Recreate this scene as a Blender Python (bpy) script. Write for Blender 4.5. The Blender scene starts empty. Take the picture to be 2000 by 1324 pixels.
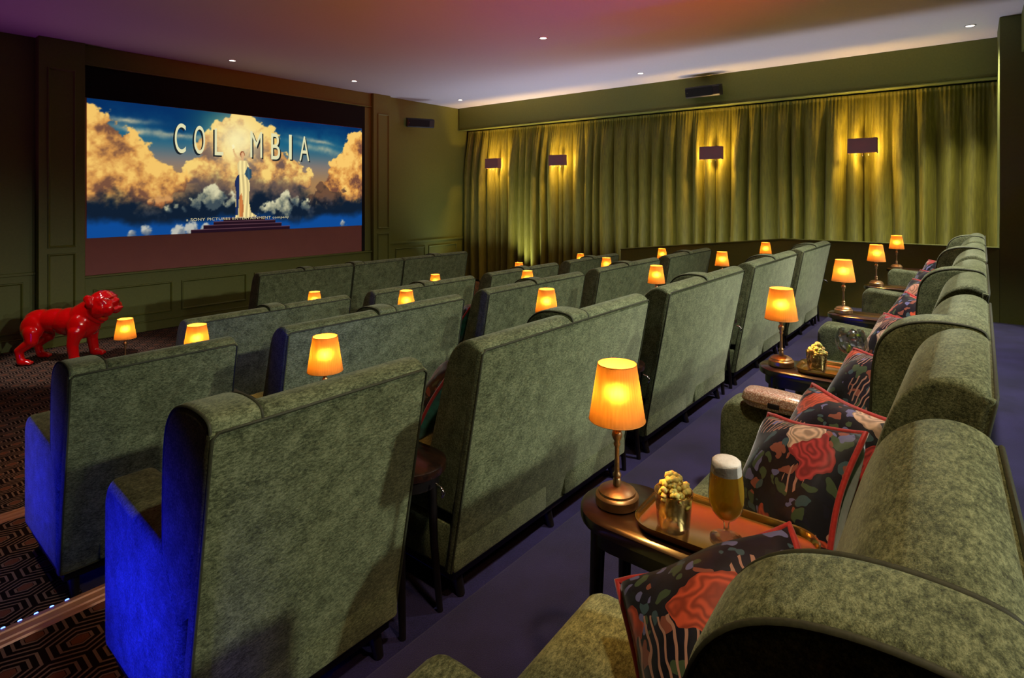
import bpy, bmesh, math, random
import numpy as np
from mathutils import Vector, Matrix, noise as mnoise

random.seed(7)
R = math.radians
scene = bpy.context.scene
COL = scene.collection

# ------------------------------------------------------------------ camera
BETA = -0.0101                      # the rows stand a touch askew to the screen wall
TH = 0.6762
cam_d = bpy.data.cameras.new('camera')
cam = bpy.data.objects.new('camera', cam_d)
COL.objects.link(cam)
cam.location = (0, 0, 1.35)
cam.rotation_euler = (R(90), 0, TH - R(90))
cam_d.sensor_width = 36.0
cam_d.lens = 36.0 * 1120.86 / 2000
cam_d.shift_y = -(662 - 383.7) / 2000
cam_d.clip_start = 0.02
scene.camera = cam

# ------------------------------------------------------------------ exposure, world
scene.view_settings.view_transform = 'Standard'
scene.view_settings.look = 'None'
scene.view_settings.gamma = 1.0
scene.view_settings.use_curve_mapping = False
scene.view_settings.exposure = 0.0
scene.cycles.max_bounces = 8
scene.cycles.diffuse_bounces = 4
scene.cycles.transmission_bounces = 8
scene.cycles.transparent_max_bounces = 8
scene.cycles.sample_clamp_indirect = 3.0
scene.cycles.caustics_reflective = False
scene.cycles.caustics_refractive = False
world = bpy.data.worlds.new('world')
scene.world = world
world.use_nodes = True
world.node_tree.nodes['Background'].inputs[0].default_value = (0.010, 0.009, 0.012, 1)
world.node_tree.nodes['Background'].inputs[1].default_value = 0.05

ZC = 3.268


def light(kind, name, loc, energy, color, **kw):
    d = bpy.data.lights.new(name, kind)
    d.energy = energy
    d.color = color
    for k, v in kw.items():
        if k not in ('rot', 'target'):
            setattr(d, k, v)
    o = bpy.data.objects.new(name, d)
    COL.objects.link(o)
    o.location = loc
    if 'rot' in kw:
        o.rotation_euler = kw['rot']
    if 'target' in kw:
        o.rotation_euler = (Vector(kw['target']) - Vector(loc)).to_track_quat('-Z', 'Y').to_euler()
    return o


WARM = (1.0, 0.94, 0.84)
# ceiling downlights, rows over the back row, the middle of the room and the screen wall
for (x, y, e) in [(8.24, 0.02, 260), (5.75, 0.02, 330), (3.3, 0.02, 260), (0.85, -0.1, 108)]:
    light('SPOT', 'downlight_beam', (x, y, ZC - 0.03), e, WARM if x > 1 else (1.0, 0.72, 0.40), spot_size=R(84), spot_blend=0.7, shadow_soft_size=0.05)
# added tilted spots at the same points brighten the seat backs ahead
for (x, y, e) in [(5.75, 0.02, 90), (3.3, 0.02, 110), (0.95, -0.1, 40)]:
    light('SPOT', 'downlight_beam', (x, y, ZC - 0.03), e, (0.95, 1.0, 0.88), spot_size=R(84), spot_blend=0.8, shadow_soft_size=0.05, target=(x + 0.3, 2.5, -0.1))
# added spots by the back wall, without fittings, brighten the seat backs
for (x, e) in [(7.2, 260), (5.2, 420), (3.2, 420), (1.3, 420)]:
    light('SPOT', 'seat_back_fill', (x + 0.7, -3.2, 2.75), e, (0.97, 1.0, 0.88), spot_size=R(46), spot_blend=0.9, shadow_soft_size=0.06, target=(x, 1.6, 0.35))
# added coloured spots out of view tint the ceiling red and purple
light('SPOT', 'ceiling_tint_fill', (2.6, -3.1, 1.25), 1500, (1.0, 0.07, 0.02), spot_size=R(46), spot_blend=1.0, shadow_soft_size=0.1, target=(4.5, 2.3, ZC))
light('SPOT', 'ceiling_tint_fill', (0.2, 8.3, -0.3), 85, (0.50, 0.07, 0.60), spot_size=R(70), spot_blend=1.0, shadow_soft_size=0.15, target=(2.2, 7.0, ZC))
for (x, y, e) in [(8.22, 4.03, 24), (5.65, 4.05, 26), (3.1, 4.05, 40), (0.25, 4.5, 75)]:
    light('SPOT', 'downlight_beam', (x, y, ZC - 0.03), e, (1.0, 0.82, 0.6), spot_size=R(70), spot_blend=0.7, shadow_soft_size=0.05)
for (x, y, e) in [(8.24, 7.93, 12), (5.79, 8.0, 5), (3.84, 8.1, 3)]:
    light('SPOT', 'downlight_beam', (x, y, ZC - 0.03), e, WARM, spot_size=R(80), spot_blend=0.8, shadow_soft_size=0.05)
light('SPOT', 'downlight_beam', (1.25, 6.9, ZC - 0.03), 270, WARM, spot_size=R(30), spot_blend=0.6, shadow_soft_size=0.05, target=(1.85, 7.6, 0.1))  # added spot out of view, aimed to brighten the red statue
# uplight strip on the floor of the passage behind the low wall, and two floor uplighters further on
light('AREA', 'curtain_uplight', (8.36, 2.0, 0.12), 50, (0.76, 0.82, 1.0), shape='RECTANGLE', size=0.10, size_y=4.4, rot=(R(180), 0, 0))
light('AREA', 'curtain_uplight', (8.40, 6.4, -0.30), 34, (0.76, 0.82, 1.0), shape='RECTANGLE', size=0.10, size_y=4.2, rot=(R(180), 0, 0), spread=R(110))
light('SPOT', 'curtain_uplighter', (8.72, 6.95, -0.42), 150, (0.95, 1.0, 0.80), spot_size=R(58), spot_blend=1.0, shadow_soft_size=0.03, target=(9.12, 6.95, 0.55))


# ------------------------------------------------------------------ mesh helpers
def link(o, parent=None):
    COL.objects.link(o)
    if parent is not None:
        o.parent = parent
    return o


def mesh_obj(name, me, mat=None, parent=None, loc=None, rot=None):
    o = bpy.data.objects.new(name, me)
    if mat is not None and len(me.materials) == 0:
        me.materials.append(mat)
    if loc is not None:
        o.location = loc
    if rot is not None:
        o.rotation_euler = rot
    return link(o, parent)


def from_bm(name, bm, smooth=None):
    me = bpy.data.meshes.new(name)
    bmesh.ops.recalc_face_normals(bm, faces=bm.faces)
    bm.to_mesh(me)
    bm.free()
    if smooth is not None:
        for p in me.polygons:
            p.use_smooth = True
        me.set_sharp_from_angle(angle=R(smooth))
    return me


def tag(o, label=None, cat=None, group=None, kind=None):
    if label:
        o['label'] = label
    if cat:
        o['category'] = cat
    if group:
        o['group'] = group
    if kind:
        o['kind'] = kind
    return o


def empty(name, loc=(0, 0, 0), rz=0.0):
    o = bpy.data.objects.new(name, None)
    o.empty_display_size = 0.1
    o.location = loc
    o.rotation_euler = (0, 0, rz)
    return link(o)


def copy_tree(o, parent=None):
    c = o.copy()
    COL.objects.link(c)
    c.parent = parent
    for ch in o.children:
        copy_tree(ch, c)
    return c


def bm_box(bm, x0, x1, y0, y1, z0, z1):
    vs = [bm.verts.new(p) for p in ((x0, y0, z0), (x1, y0, z0), (x1, y1, z0), (x0, y1, z0), (x0, y0, z1), (x1, y0, z1), (x1, y1, z1), (x0, y1, z1))]
    fs = [bm.faces.new([vs[i] for i in f]) for f in ((0, 3, 2, 1), (4, 5, 6, 7), (0, 1, 5, 4), (1, 2, 6, 5), (2, 3, 7, 6), (3, 0, 4, 7))]
    return vs, fs


def box_me(name, x0, x1, y0, y1, z0, z1, bevel=0.0, seg=2, smooth=40):
    bm = bmesh.new()
    bm_box(bm, x0, x1, y0, y1, z0, z1)
    if bevel > 0:
        bmesh.ops.bevel(bm, geom=list(bm.edges), offset=bevel, segments=seg, profile=0.5, affect='EDGES')
    return from_bm(name, bm, smooth if bevel > 0 else None)


def prism_me(name, pts, x0, x1, bevel=0.0, seg=3, smooth=40, slices=1):
    """closed (y, z) outline swept along x; the end outlines are rounded by bevel"""
    bm = bmesh.new()
    a = [bm.verts.new((x0, y, z)) for y, z in pts]
    b = [bm.verts.new((x1, y, z)) for y, z in pts]
    n = len(pts)
    for i in range(n):
        j = (i + 1) % n
        bm.faces.new((a[i], a[j], b[j], b[i]))
    fa = bm.faces.new(a)
    fb = bm.faces.new(list(reversed(b)))
    if bevel > 0:
        es = set(fa.edges) | set(fb.edges)
        bmesh.ops.bevel(bm, geom=list(es), offset=bevel, segments=seg, profile=0.5, affect='EDGES', clamp_overlap=True)
    return from_bm(name, bm, smooth)


def soft_prism_me(name, pts, x0, x1, r, seg=5, smooth=70):
    """closed (y, z) outline swept along x with padded, rounded ends"""
    ys_ = [p[0] for p in pts]
    zs_ = [p[1] for p in pts]
    cy, cz = (min(ys_) + max(ys_)) / 2, (min(zs_) + max(zs_)) / 2
    wy, wz = max(ys_) - min(ys_), max(zs_) - min(zs_)
    bm = bmesh.new()
    rings = []
    st = [(x0 + r * (1 - math.cos(a)), r * (1 - math.sin(a))) for a in [math.pi / 2 * k / seg for k in range(seg + 1)]]
    st += [(x0 + x1 - x, d) for x, d in reversed(st)]
    for x, d in st:
        rings.append([bm.verts.new((x, cy + (y - cy) * (1 - 2 * d / wy), cz + (z - cz) * (1 - 2 * d / wz))) for y, z in pts])
    n = len(pts)
    for A, B in zip(rings[:-1], rings[1:]):
        for i in range(n):
            bm.faces.new((A[i], A[(i + 1) % n], B[(i + 1) % n], B[i]))
    bm.faces.new(list(reversed(rings[0])))
    bm.faces.new(rings[-1])
    return from_bm(name, bm, smooth)


def lathe_bm(bm, prof, n=32, cx=0, cy=0, closed_ends=True, ripple=None):
    rings = []
    for (r, z) in prof:
        ring = []
        for k in range(n):
            a = 2 * math.pi * k / n
            rr = r if ripple is None else r * ripple(k)
            ring.append(bm.verts.new((cx + rr * math.cos(a), cy + rr * math.sin(a), z)))
        rings.append(ring)
    for i in range(len(rings) - 1):
        for k in range(n):
            j = (k + 1) % n
            bm.faces.new((rings[i][k], rings[i][j], rings[i + 1][j], rings[i + 1][k]))
    if closed_ends:
        bm.faces.new(list(reversed(rings[0])))
        bm.faces.new(rings[-1])
    return rings


def lathe_me(name, prof, n=32, smooth=50, closed_ends=True, ripple=None):
    bm = bmesh.new()
    lathe_bm(bm, prof, n, closed_ends=closed_ends, ripple=ripple)
    return from_bm(name, bm, smooth)


def tube_bm(bm, path, r, n=8, closed=False, rfun=None):
    path = [Vector(p) for p in path]
    m = len(path)
    rings = []
    up = Vector((0, 0, 1))
    prev = None
    for i, p in enumerate(path):
        if closed:
            t = (path[(i + 1) % m] - path[i - 1]).normalized()
        else:
            t = (path[min(i + 1, m - 1)] - path[max(i - 1, 0)]).normalized()
        if prev is None:
            a = t.cross(up)
            if a.length < 1e-3:
                a = t.cross(Vector((1, 0, 0)))
            a.normalize()
        else:
            a = (prev - t * prev.dot(t)).normalized()
        prev = a
        b = t.cross(a)
        rr = rfun(i / (m - 1)) if rfun else r
        rings.append([bm.verts.new(p + (a * math.cos(2 * math.pi * k / n) + b * math.sin(2 * math.pi * k / n)) * rr) for k in range(n)])
    for i in range(m if closed else m - 1):
        A, B = rings[i], rings[(i + 1) % m]
        for k in range(n):
            j = (k + 1) % n
            bm.faces.new((A[k], A[j], B[j], B[k]))
    if not closed:
        bm.faces.new(list(reversed(rings[0])))
        bm.faces.new(rings[-1])


def tube_me(name, path, r, n=8, closed=False, rfun=None):
    bm = bmesh.new()
    tube_bm(bm, path, r, n, closed, rfun)
    return from_bm(name, bm, 60)


def spline(pts, n=6):
    """Catmull-Rom through open list of 2-D points"""
    out = []
    P = [pts[0]] + list(pts) + [pts[-1]]
    for i in range(1, len(P) - 2):
        p0, p1, p2, p3 = P[i - 1], P[i], P[i + 1], P[i + 2]
        for k in range(n):
            t = k / n
            out.append(tuple(0.5 * (2 * p1[c] + (p2[c] - p0[c]) * t + (2 * p0[c] - 5 * p1[c] + 4 * p2[c] - p3[c]) * t * t + (3 * p1[c] - p0[c] - 3 * p2[c] + p3[c]) * t ** 3) for c in range(len(p1))))
    out.append(tuple(pts[-1]))
    return out


def row_pt(s, y, z):
    c, q = math.cos(BETA), math.sin(BETA)
    return (s * c - y * q, s * q + y * c, z)


# ------------------------------------------------------------------ material helpers
def lin(r, g, b):
    f = lambda c: c / 12.92 if c <= 0.04045 else ((c + 0.055) / 1.055) ** 2.4
    return (f(r / 255), f(g / 255), f(b / 255), 1.0)


class NT:
    def __init__(self, name):
        self.m = bpy.data.materials.new(name)
        self.m.use_nodes = True
        self.t = self.m.node_tree
        self.t.nodes.clear()
        self.out = self.t.nodes.new('ShaderNodeOutputMaterial')

    def n(self, typ, _in=None, **kw):
        nd = self.t.nodes.new(typ)
        for k, v in kw.items():
            setattr(nd, k, v)
        for k, v in (_in or {}).items():
            self.set(nd.inputs[k], v)
        return nd

    def set(self, sock, v):
        if isinstance(v, bpy.types.NodeSocket):
            self.t.links.new(v, sock)
        elif isinstance(v, bpy.types.Node):
            self.t.links.new(v.outputs[0], sock)
        else:
            sock.default_value = v

    def math(self, op, a, b=None, c=None, clamp=False):
        nd = self.n('ShaderNodeMath', operation=op, use_clamp=clamp)
        self.set(nd.inputs[0], a)
        if b is not None:
            self.set(nd.inputs[1], b)
        if c is not None:
            self.set(nd.inputs[2], c)
        return nd.outputs[0]

    def ramp(self, fac, stops, interp='LINEAR'):
        nd = self.n('ShaderNodeValToRGB')
        nd.color_ramp.interpolation = interp
        el = nd.color_ramp.elements
        while len(el) < len(stops):
            el.new(0.5)
        for e, (p, c) in zip(el, stops):
            e.position = p
            e.color = c
        self.set(nd.inputs[0], fac)
        return nd.outputs[0]

    def mix(self, fac, a, b):
        nd = self.n('ShaderNodeMix', data_type='RGBA')
        self.set(nd.inputs[0], fac)
        self.set(nd.inputs[6], a)
        self.set(nd.inputs[7], b)
        return nd.outputs[2]

    def coord(self, which='Object', scale=(1, 1, 1), loc=(0, 0, 0), rot=(0, 0, 0), rand=False):
        tc = self.n('ShaderNodeTexCoord')
        v = tc.outputs[which]
        if rand:
            oi = self.n('ShaderNodeObjectInfo')
            ad = self.n('ShaderNodeVectorMath', operation='ADD')
            sc = self.n('ShaderNodeMath', operation='MULTIPLY')
            self.set(sc.inputs[0], oi.outputs['Random'])
            sc.inputs[1].default_value = 17.0
            self.set(ad.inputs[0], v)
            self.set(ad.inputs[1], sc.outputs[0])
            v = ad.outputs[0]
        mp = self.n('ShaderNodeMapping')
        mp.inputs['Scale'].default_value = scale
        mp.inputs['Location'].default_value = loc
        mp.inputs['Rotation'].default_value = rot
        self.set(mp.inputs['Vector'], v)
        return mp.outputs[0]

    def noise(self, vec, scale, detail=3, rough=0.55, dist=0.0):
        nd = self.n('ShaderNodeTexNoise')
        self.set(nd.inputs['Vector'], vec)
        nd.inputs['Scale'].default_value = scale
        nd.inputs['Detail'].default_value = detail
        nd.inputs['Roughness'].default_value = rough
        nd.inputs['Distortion'].default_value = dist
        return nd.outputs['Fac']

    def bump(self, h, strength=0.3, dist=0.01):
        nd = self.n('ShaderNodeBump')
        nd.inputs['Strength'].default_value = strength
        nd.inputs['Distance'].default_value = dist
        self.set(nd.inputs['Height'], h)
        return nd.outputs[0]

    def bsdf(self, color, rough=0.6, metal=0.0, normal=None, **kw):
        p = self.n('ShaderNodeBsdfPrincipled')
        self.set(p.inputs['Base Color'], color)
        self.set(p.inputs['Roughness'], rough)
        p.inputs['Metallic'].default_value = metal
        if normal is not None:
            self.set(p.inputs['Normal'], normal)
        for k, v in kw.items():
            self.set(p.inputs[k.replace('_', ' ')], v)
        return p

    def done(self, shader):
        self.set(self.out.inputs['Surface'], shader.outputs[0] if isinstance(shader, bpy.types.Node) else shader)
        return self.m


def simple(name, color, rough=0.5, metal=0.0, var=0.0, vscale=20.0, bump=0.0, **kw):
    t = NT(name)
    col = color
    nrm = None
    if var > 0 or bump > 0:
        v = t.coord('Object')
        nz = t.noise(v, vscale, 4)
        if var > 0:
            dark = tuple(c * (1 - var) for c in color[:3]) + (1,)
            lite = tuple(min(1, c * (1 + var)) for c in color[:3]) + (1,)
            col = t.ramp(nz, [(0.3, dark), (0.7, lite)])
        if bump > 0:
            nrm = t.bump(nz, bump, 0.005)
    return t.done(t.bsdf(col, rough, metal, nrm, **kw))


M = {}


def fabric_green():
    t = NT('green_chenille')
    v = t.coord('Object', rand=True)
    v2 = t.coord('Object', scale=(0.55, 1.0, 1.3), rot=(0, R(18), 0), rand=True)
    big = t.noise(v, 18, 3, 0.6)
    mid = t.noise(v2, 150, 4, 0.8)
    fine = t.noise(v, 560, 2, 0.7)
    a = t.math('ADD', t.math('MULTIPLY', big, 0.20), t.math('ADD', t.math('MULTIPLY', mid, 0.56), t.math('MULTIPLY', fine, 0.24)))
    col = t.ramp(a, [(0.38, (0.015, 0.018, 0.008, 1)), (0.48, (0.094, 0.112, 0.050, 1)), (0.61, (0.275, 0.305, 0.155, 1))])
    n = t.bump(t.math('MULTIPLY_ADD', fine, 0.6, mid), 0.35, 0.004)
    return t.done(t.bsdf(col, 0.75, 0, n, Sheen_Weight=0.35, Sheen_Roughness=0.4, Sheen_Tint=(0.8, 0.85, 0.6, 1), Specular_IOR_Level=0.25))


def carpet_hex():
    t = NT('hexagon_carpet')
    tc = t.n('ShaderNodeTexCoord')
    sx = t.n('ShaderNodeSeparateXYZ')
    t.set(sx.inputs[0], tc.outputs['Object'])
    x = t.math('MULTIPLY', sx.outputs[0], 5.2)
    y = t.math('MULTIPLY', sx.outputs[1], 6.6)
    RX, RY = 1.0, 1.7320508

    def cell(ox, oy):
        ax = t.math('SUBTRACT', t.math('FLOORED_MODULO', t.math('ADD', x, ox), RX), RX / 2)
        ay = t.math('SUBTRACT', t.math('FLOORED_MODULO', t.math('ADD', y, oy), RY), RY / 2)
        return ax, ay
    ax, ay = cell(100.0, 173.20508)
    bx, by = cell(100.5, 173.20508 + RY / 2)
    da = t.math('ADD', t.math('MULTIPLY', ax, ax), t.math('MULTIPLY', ay, ay))
    db = t.math('ADD', t.math('MULTIPLY', bx, bx), t.math('MULTIPLY', by, by))
    s = t.math('LESS_THAN', da, db)
    inv = t.math('SUBTRACT', 1.0, s)
    gx = t.math('ABSOLUTE', t.math('ADD', t.math('MULTIPLY', ax, s), t.math('MULTIPLY', bx, inv)))
    gy = t.math('ABSOLUTE', t.math('ADD', t.math('MULTIPLY', ay, s), t.math('MULTIPLY', by, inv)))
    d = t.math('MAXIMUM', gx, t.math('ADD', t.math('MULTIPLY', gx, 0.5), t.math('MULTIPLY', gy, 0.8660254)))
    ring = t.math('SINE', t.math('MULTIPLY', d, 2 * math.pi * 7.6))
    line = t.math('GREATER_THAN', ring, 0.45)
    core = t.math('LESS_THAN', d, 0.13)
    dark, mid, brown = lin(24, 9, 8), lin(142, 112, 98), lin(128, 76, 58)
    c = t.mix(line, dark, mid)
    c = t.mix(core, c, brown)
    nz = t.noise(tc.outputs['Object'], 300, 2)
    c = t.mix(t.math('MULTIPLY', nz, 0.5), c, (0.004, 0.002, 0.002, 1))
    return t.done(t.bsdf(c, 0.95, 0, t.bump(nz, 0.4, 0.003), Specular_IOR_Level=0.1))


def carpet_plum():
    t = NT('purple_carpet')
    v = t.coord('Object')
    a = t.noise(v, 3.5, 3)
    b = t.noise(v, 350, 2, 0.7)
    f = t.math('MULTIPLY_ADD', b, 0.6, t.math('MULTIPLY', a, 0.5))
    c = t.ramp(f, [(0.35, lin(17, 13, 36)), (0.75, lin(52, 45, 96))])
    return t.done(t.bsdf(c, 0.95, 0, t.bump(b, 0.5, 0.004), Sheen_Weight=0.2, Specular_IOR_Level=0.1))


def wood_dark():
    t = NT('dark_polished_wood')
    v = t.coord('Object', scale=(14, 2.0, 14))
    g = t.noise(v, 5, 4, 0.6, 0.6)
    c = t.ramp(g, [(0.3, lin(18, 9, 6)), (0.7, lin(48, 25, 15))])
    return t.done(t.bsdf(c, 0.28, 0, None, Coat_Weight=0.6, Coat_Roughness=0.15))


def curtain_mat():
    t = NT('olive_velvet')
    v = t.coord('Object', scale=(1, 1, 0.1))
    a = t.noise(v, 60, 3)
    c = t.ramp(a, [(0.3, lin(98, 93, 22)), (0.7, lin(126, 119, 34))])
    return t.done(t.bsdf(c, 0.6, 0, t.bump(a, 0.1, 0.003), Sheen_Weight=0.15, Sheen_Roughness=0.3, Sheen_Tint=(0.75, 0.72, 0.35, 1)))


def wall_mat():
    t = NT('olive_wall_paint')
    v = t.coord('Object')
    a = t.noise(v, 40, 3)
    c = t.ramp(a, [(0.3, lin(104, 109, 43)), (0.7, lin(110, 115, 47))])
    return t.done(t.bsdf(c, 0.55, 0, t.bump(a, 0.04, 0.002)))


def floral_mat():
    t = NT('floral_velvet')
    v = t.coord('Object', rand=True)
    nz = t.n('ShaderNodeTexNoise')
    t.set(nz.inputs['Vector'], v)
    nz.inputs['Scale'].default_value = 14
    ad = t.n('ShaderNodeVectorMath', operation='MULTIPLY_ADD')
    t.set(ad.inputs[0], nz.outputs['Color'])
    ad.inputs[1].default_value = (0.09, 0.09, 0.09)
    t.set(ad.inputs[2], v)
    w = ad.outputs[0]
    # mottled navy ground with teal and lilac foliage
    leaf = t.n('ShaderNodeTexVoronoi')
    leaf.inputs['Scale'].default_value = 34
    t.set(leaf.inputs['Vector'], w)
    lc = t.ramp(t.n('ShaderNodeSeparateColor', {0: leaf.outputs['Color']}).outputs[0],
                [(0.0, lin(16, 16, 34)), (0.35, lin(22, 22, 44)), (0.36, lin(66, 92, 100)), (0.46, lin(26, 30, 34)), (0.56, lin(112, 112, 160)), (0.68, lin(20, 18, 38)), (0.78, lin(150, 84, 66)), (0.88, lin(74, 92, 62))], 'CONSTANT')
    edge = t.math('GREATER_THAN', leaf.outputs['Distance'], 0.55)
    ground = t.mix(edge, lc, lin(12, 10, 24))
    # roses: few large cells, petals drawn by rings
    ros = t.n('ShaderNodeTexVoronoi')
    ros.inputs['Scale'].default_value = 6.5
    t.set(ros.inputs['Vector'], w)
    dist = ros.outputs['Distance']
    isf = t.math('LESS_THAN', dist, 0.40)
    sep = t.n('ShaderNodeSeparateColor', {0: ros.outputs['Color']})
    few = t.math('GREATER_THAN', sep.outputs[1], 0.48)
    rose = t.ramp(sep.outputs[0], [(0.0, lin(226, 92, 58)), (0.4, lin(232, 170, 140)), (0.7, lin(205, 70, 70)), (0.85, lin(238, 200, 170))], 'CONSTANT')
    ang = t.math('SINE', t.math('MULTIPLY_ADD', dist, 62, t.math('MULTIPLY', nz.outputs['Fac'], 22)))
    shade = t.math('MULTIPLY_ADD', ang, 0.28, 0.72)
    rs = t.n('ShaderNodeMix', data_type='RGBA', blend_type='MULTIPLY')
    rs.inputs[0].default_value = 1.0
    t.set(rs.inputs[6], rose)
    cb = t.n('ShaderNodeCombineColor', {0: shade, 1: shade, 2: shade})
    t.set(rs.inputs[7], cb.outputs[0])
    col = t.mix(t.math('MULTIPLY', isf, few), ground, rs.outputs[2])
    # fern fronds
    wv = t.n('ShaderNodeTexWave', wave_type='BANDS')
    wv.inputs['Scale'].default_value = 18
    wv.inputs['Distortion'].default_value = 6
    wv.inputs['Detail'].default_value = 1
    t.set(wv.inputs['Vector'], v)
    zone = t.math('GREATER_THAN', t.noise(v, 5, 1), 0.56)
    fern = t.math('MULTIPLY', t.math('GREATER_THAN', wv.outputs['Fac'], 0.82), zone)
    fern = t.math('MULTIPLY', fern, t.math('SUBTRACT', 1.0, t.math('MULTIPLY', isf, few)))
    col = t.mix(fern, col, lin(190, 140, 120))
    return t.done(t.bsdf(col, 0.55, 0, None, Sheen_Weight=0.4, Sheen_Roughness=0.3))


def shade_mat(name, base, trans, forward=None):
    t = NT(name)
    tc = t.coord('Object', scale=(1, 1, 0.05))
    g = t.noise(tc, 160, 3, 0.7)
    k = t.ramp(g, [(0.25, (0.45, 0.40, 0.35, 1)), (0.65, (1, 1, 1, 1))])
    mu = t.n('ShaderNodeMix', data_type='RGBA', blend_type='MULTIPLY')
    mu.inputs[0].default_value = 1
    mu.inputs[6].default_value = trans
    t.set(mu.inputs[7], k)
    tr = t.n('ShaderNodeBsdfTranslucent')
    t.set(tr.inputs[0], mu.outputs[2])
    df = t.n('ShaderNodeBsdfDiffuse')
    df.inputs[0].default_value = base
    mx = t.n('ShaderNodeAddShader')
    t.set(mx.inputs[0], tr.outputs[0])
    t.set(mx.inputs[1], df.outputs[0])
    if forward is not None:         # light that passes the weave nearly straight
        rf = t.n('ShaderNodeBsdfRefraction')
        mf = t.n('ShaderNodeMix', data_type='RGBA', blend_type='MULTIPLY')
        mf.inputs[0].default_value = 1
        mf.inputs[6].default_value = forward
        t.set(mf.inputs[7], k)
        t.set(rf.inputs[0], mf.outputs[2])
        rf.inputs['Roughness'].default_value = 0.85
        rf.inputs['IOR'].default_value = 1.4
        m2 = t.n('ShaderNodeAddShader')
        t.set(m2.inputs[0], mx.outputs[0])
        t.set(m2.inputs[1], rf.outputs[0])
        mx = m2
    return t.done(mx)


def glass_mat(name, color=(1, 1, 1, 1), ior=1.45, rough=0.0):
    t = NT(name)
    g = t.n('ShaderNodeBsdfGlass')
    g.inputs['Color'].default_value = color
    g.inputs['IOR'].default_value = ior
    g.inputs['Roughness'].default_value = rough
    return t.done(g)


def thin_glass(name):
    t = NT(name)
    fr = t.n('ShaderNodeFresnel')
    fr.inputs[0].default_value = 1.5
    tr = t.n('ShaderNodeBsdfTransparent')
    tr.inputs[0].default_value = (0.96, 0.96, 0.96, 1)
    gl = t.n('ShaderNodeBsdfGlossy')
    gl.inputs['Roughness'].default_value = 0.03
    mx = t.n('ShaderNodeMixShader')
    t.set(mx.inputs[0], t.math('MULTIPLY_ADD', fr.outputs[0], 0.8, 0.01, clamp=True))
    t.set(mx.inputs[1], tr.outputs[0])
    t.set(mx.inputs[2], gl.outputs[0])
    return t.done(mx)


def ice_mat():
    t = NT('clear_ice')
    fr = t.n('ShaderNodeFresnel')
    fr.inputs[0].default_value = 1.6
    tr = t.n('ShaderNodeBsdfTransparent')
    tr.inputs[0].default_value = (0.93, 0.95, 0.98, 1)
    gl = t.n('ShaderNodeBsdfGlossy')
    gl.inputs['Roughness'].default_value = 0.08
    tl = t.n('ShaderNodeBsdfTranslucent')
    tl.inputs[0].default_value = (0.9, 0.92, 1.0, 1)
    m0 = t.n('ShaderNodeMixShader', {0: 0.42})
    t.set(m0.inputs[1], tr.outputs[0])
    t.set(m0.inputs[2], tl.outputs[0])
    mx = t.n('ShaderNodeMixShader')
    t.set(mx.inputs[0], t.math('MULTIPLY_ADD', fr.outputs[0], 1.6, 0.02, clamp=True))
    t.set(mx.inputs[1], m0.outputs[0])
    t.set(mx.inputs[2], gl.outputs[0])
    return t.done(mx)


def emis(name, color, strength):
    t = NT(name)
    e = t.n('ShaderNodeEmission')
    e.inputs[0].default_value = color
    e.inputs[1].default_value = strength
    return t.done(e)


def picture_mat():
    t = NT('projected_picture')
    a = t.n('ShaderNodeAttribute')
    a.attribute_name = 'picture'
    e = t.n('ShaderNodeEmission')
    t.set(e.inputs[0], a.outputs['Color'])
    e.inputs[1].default_value = 1.0
    return t.done(e)


def glitter_mat():
    t = NT('rose_gold_glitter')
    v = t.coord('Object')
    vo = t.n('ShaderNodeTexVoronoi')
    vo.inputs['Scale'].default_value = 420
    t.set(vo.inputs['Vector'], v)
    c = t.ramp(t.n('ShaderNodeSeparateColor', {0: vo.outputs['Color']}).outputs[0], [(0.0, lin(168, 112, 86)), (0.5, lin(226, 176, 146)), (0.9, lin(255, 240, 222))])
    nm = t.n('ShaderNodeBump')
    nm.inputs['Strength'].default_value = 0.7
    nm.inputs['Distance'].default_value = 0.003
    t.set(nm.inputs['Height'], t.n('ShaderNodeSeparateColor', {0: vo.outputs['Color']}).outputs[1])
    return t.done(t.bsdf(c, 0.35, 0.3, nm.outputs[0]))


def beer_mat():
    t = NT('golden_beer')
    tl = t.n('ShaderNodeBsdfTranslucent')
    tl.inputs[0].default_value = (1.0, 0.70, 0.09, 1)
    tp = t.n('ShaderNodeBsdfTransparent')
    tp.inputs[0].default_value = (1.0, 0.74, 0.20, 1)
    df = t.n('ShaderNodeBsdfDiffuse')
    df.inputs[0].default_value = (1.0, 0.66, 0.08, 1)
    m1 = t.n('ShaderNodeMixShader', {0: 0.5})
    t.set(m1.inputs[1], tl.outputs[0])
    t.set(m1.inputs[2], df.outputs[0])
    m2 = t.n('ShaderNodeMixShader', {0: 0.42})
    t.set(m2.inputs[1], m1.outputs[0])
    t.set(m2.inputs[2], tp.outputs[0])
    return t.done(m2)


M['fabric'] = fabric_green()
M['hex'] = carpet_hex()
M['plum'] = carpet_plum()
M['wood'] = wood_dark()
M['curtain'] = curtain_mat()
M['wall'] = wall_mat()
M['floral'] = floral_mat()
M['ceiling'] = simple('ceiling_paint', (0.66, 0.62, 0.66, 1), 0.85, var=0.02, vscale=30)
M['black_wood'] = simple('black_wood', lin(20, 14, 12), 0.4, var=0.3, vscale=30)
M['piping'] = simple('green_piping', (0.035, 0.038, 0.016, 1), 0.7, var=0.3, vscale=200)
M['red_piping'] = simple('red_velvet_piping', lin(196, 38, 28), 0.6, var=0.2, vscale=120, Sheen_Weight=0.5)
M['teal'] = simple('teal_velvet', lin(20, 116, 92), 0.55, var=0.45, vscale=26, bump=0.2, Sheen_Weight=0.9)
M['brass'] = simple('antique_brass', lin(196, 158, 112), 0.38, 0.9, var=0.25, vscale=16)
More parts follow.
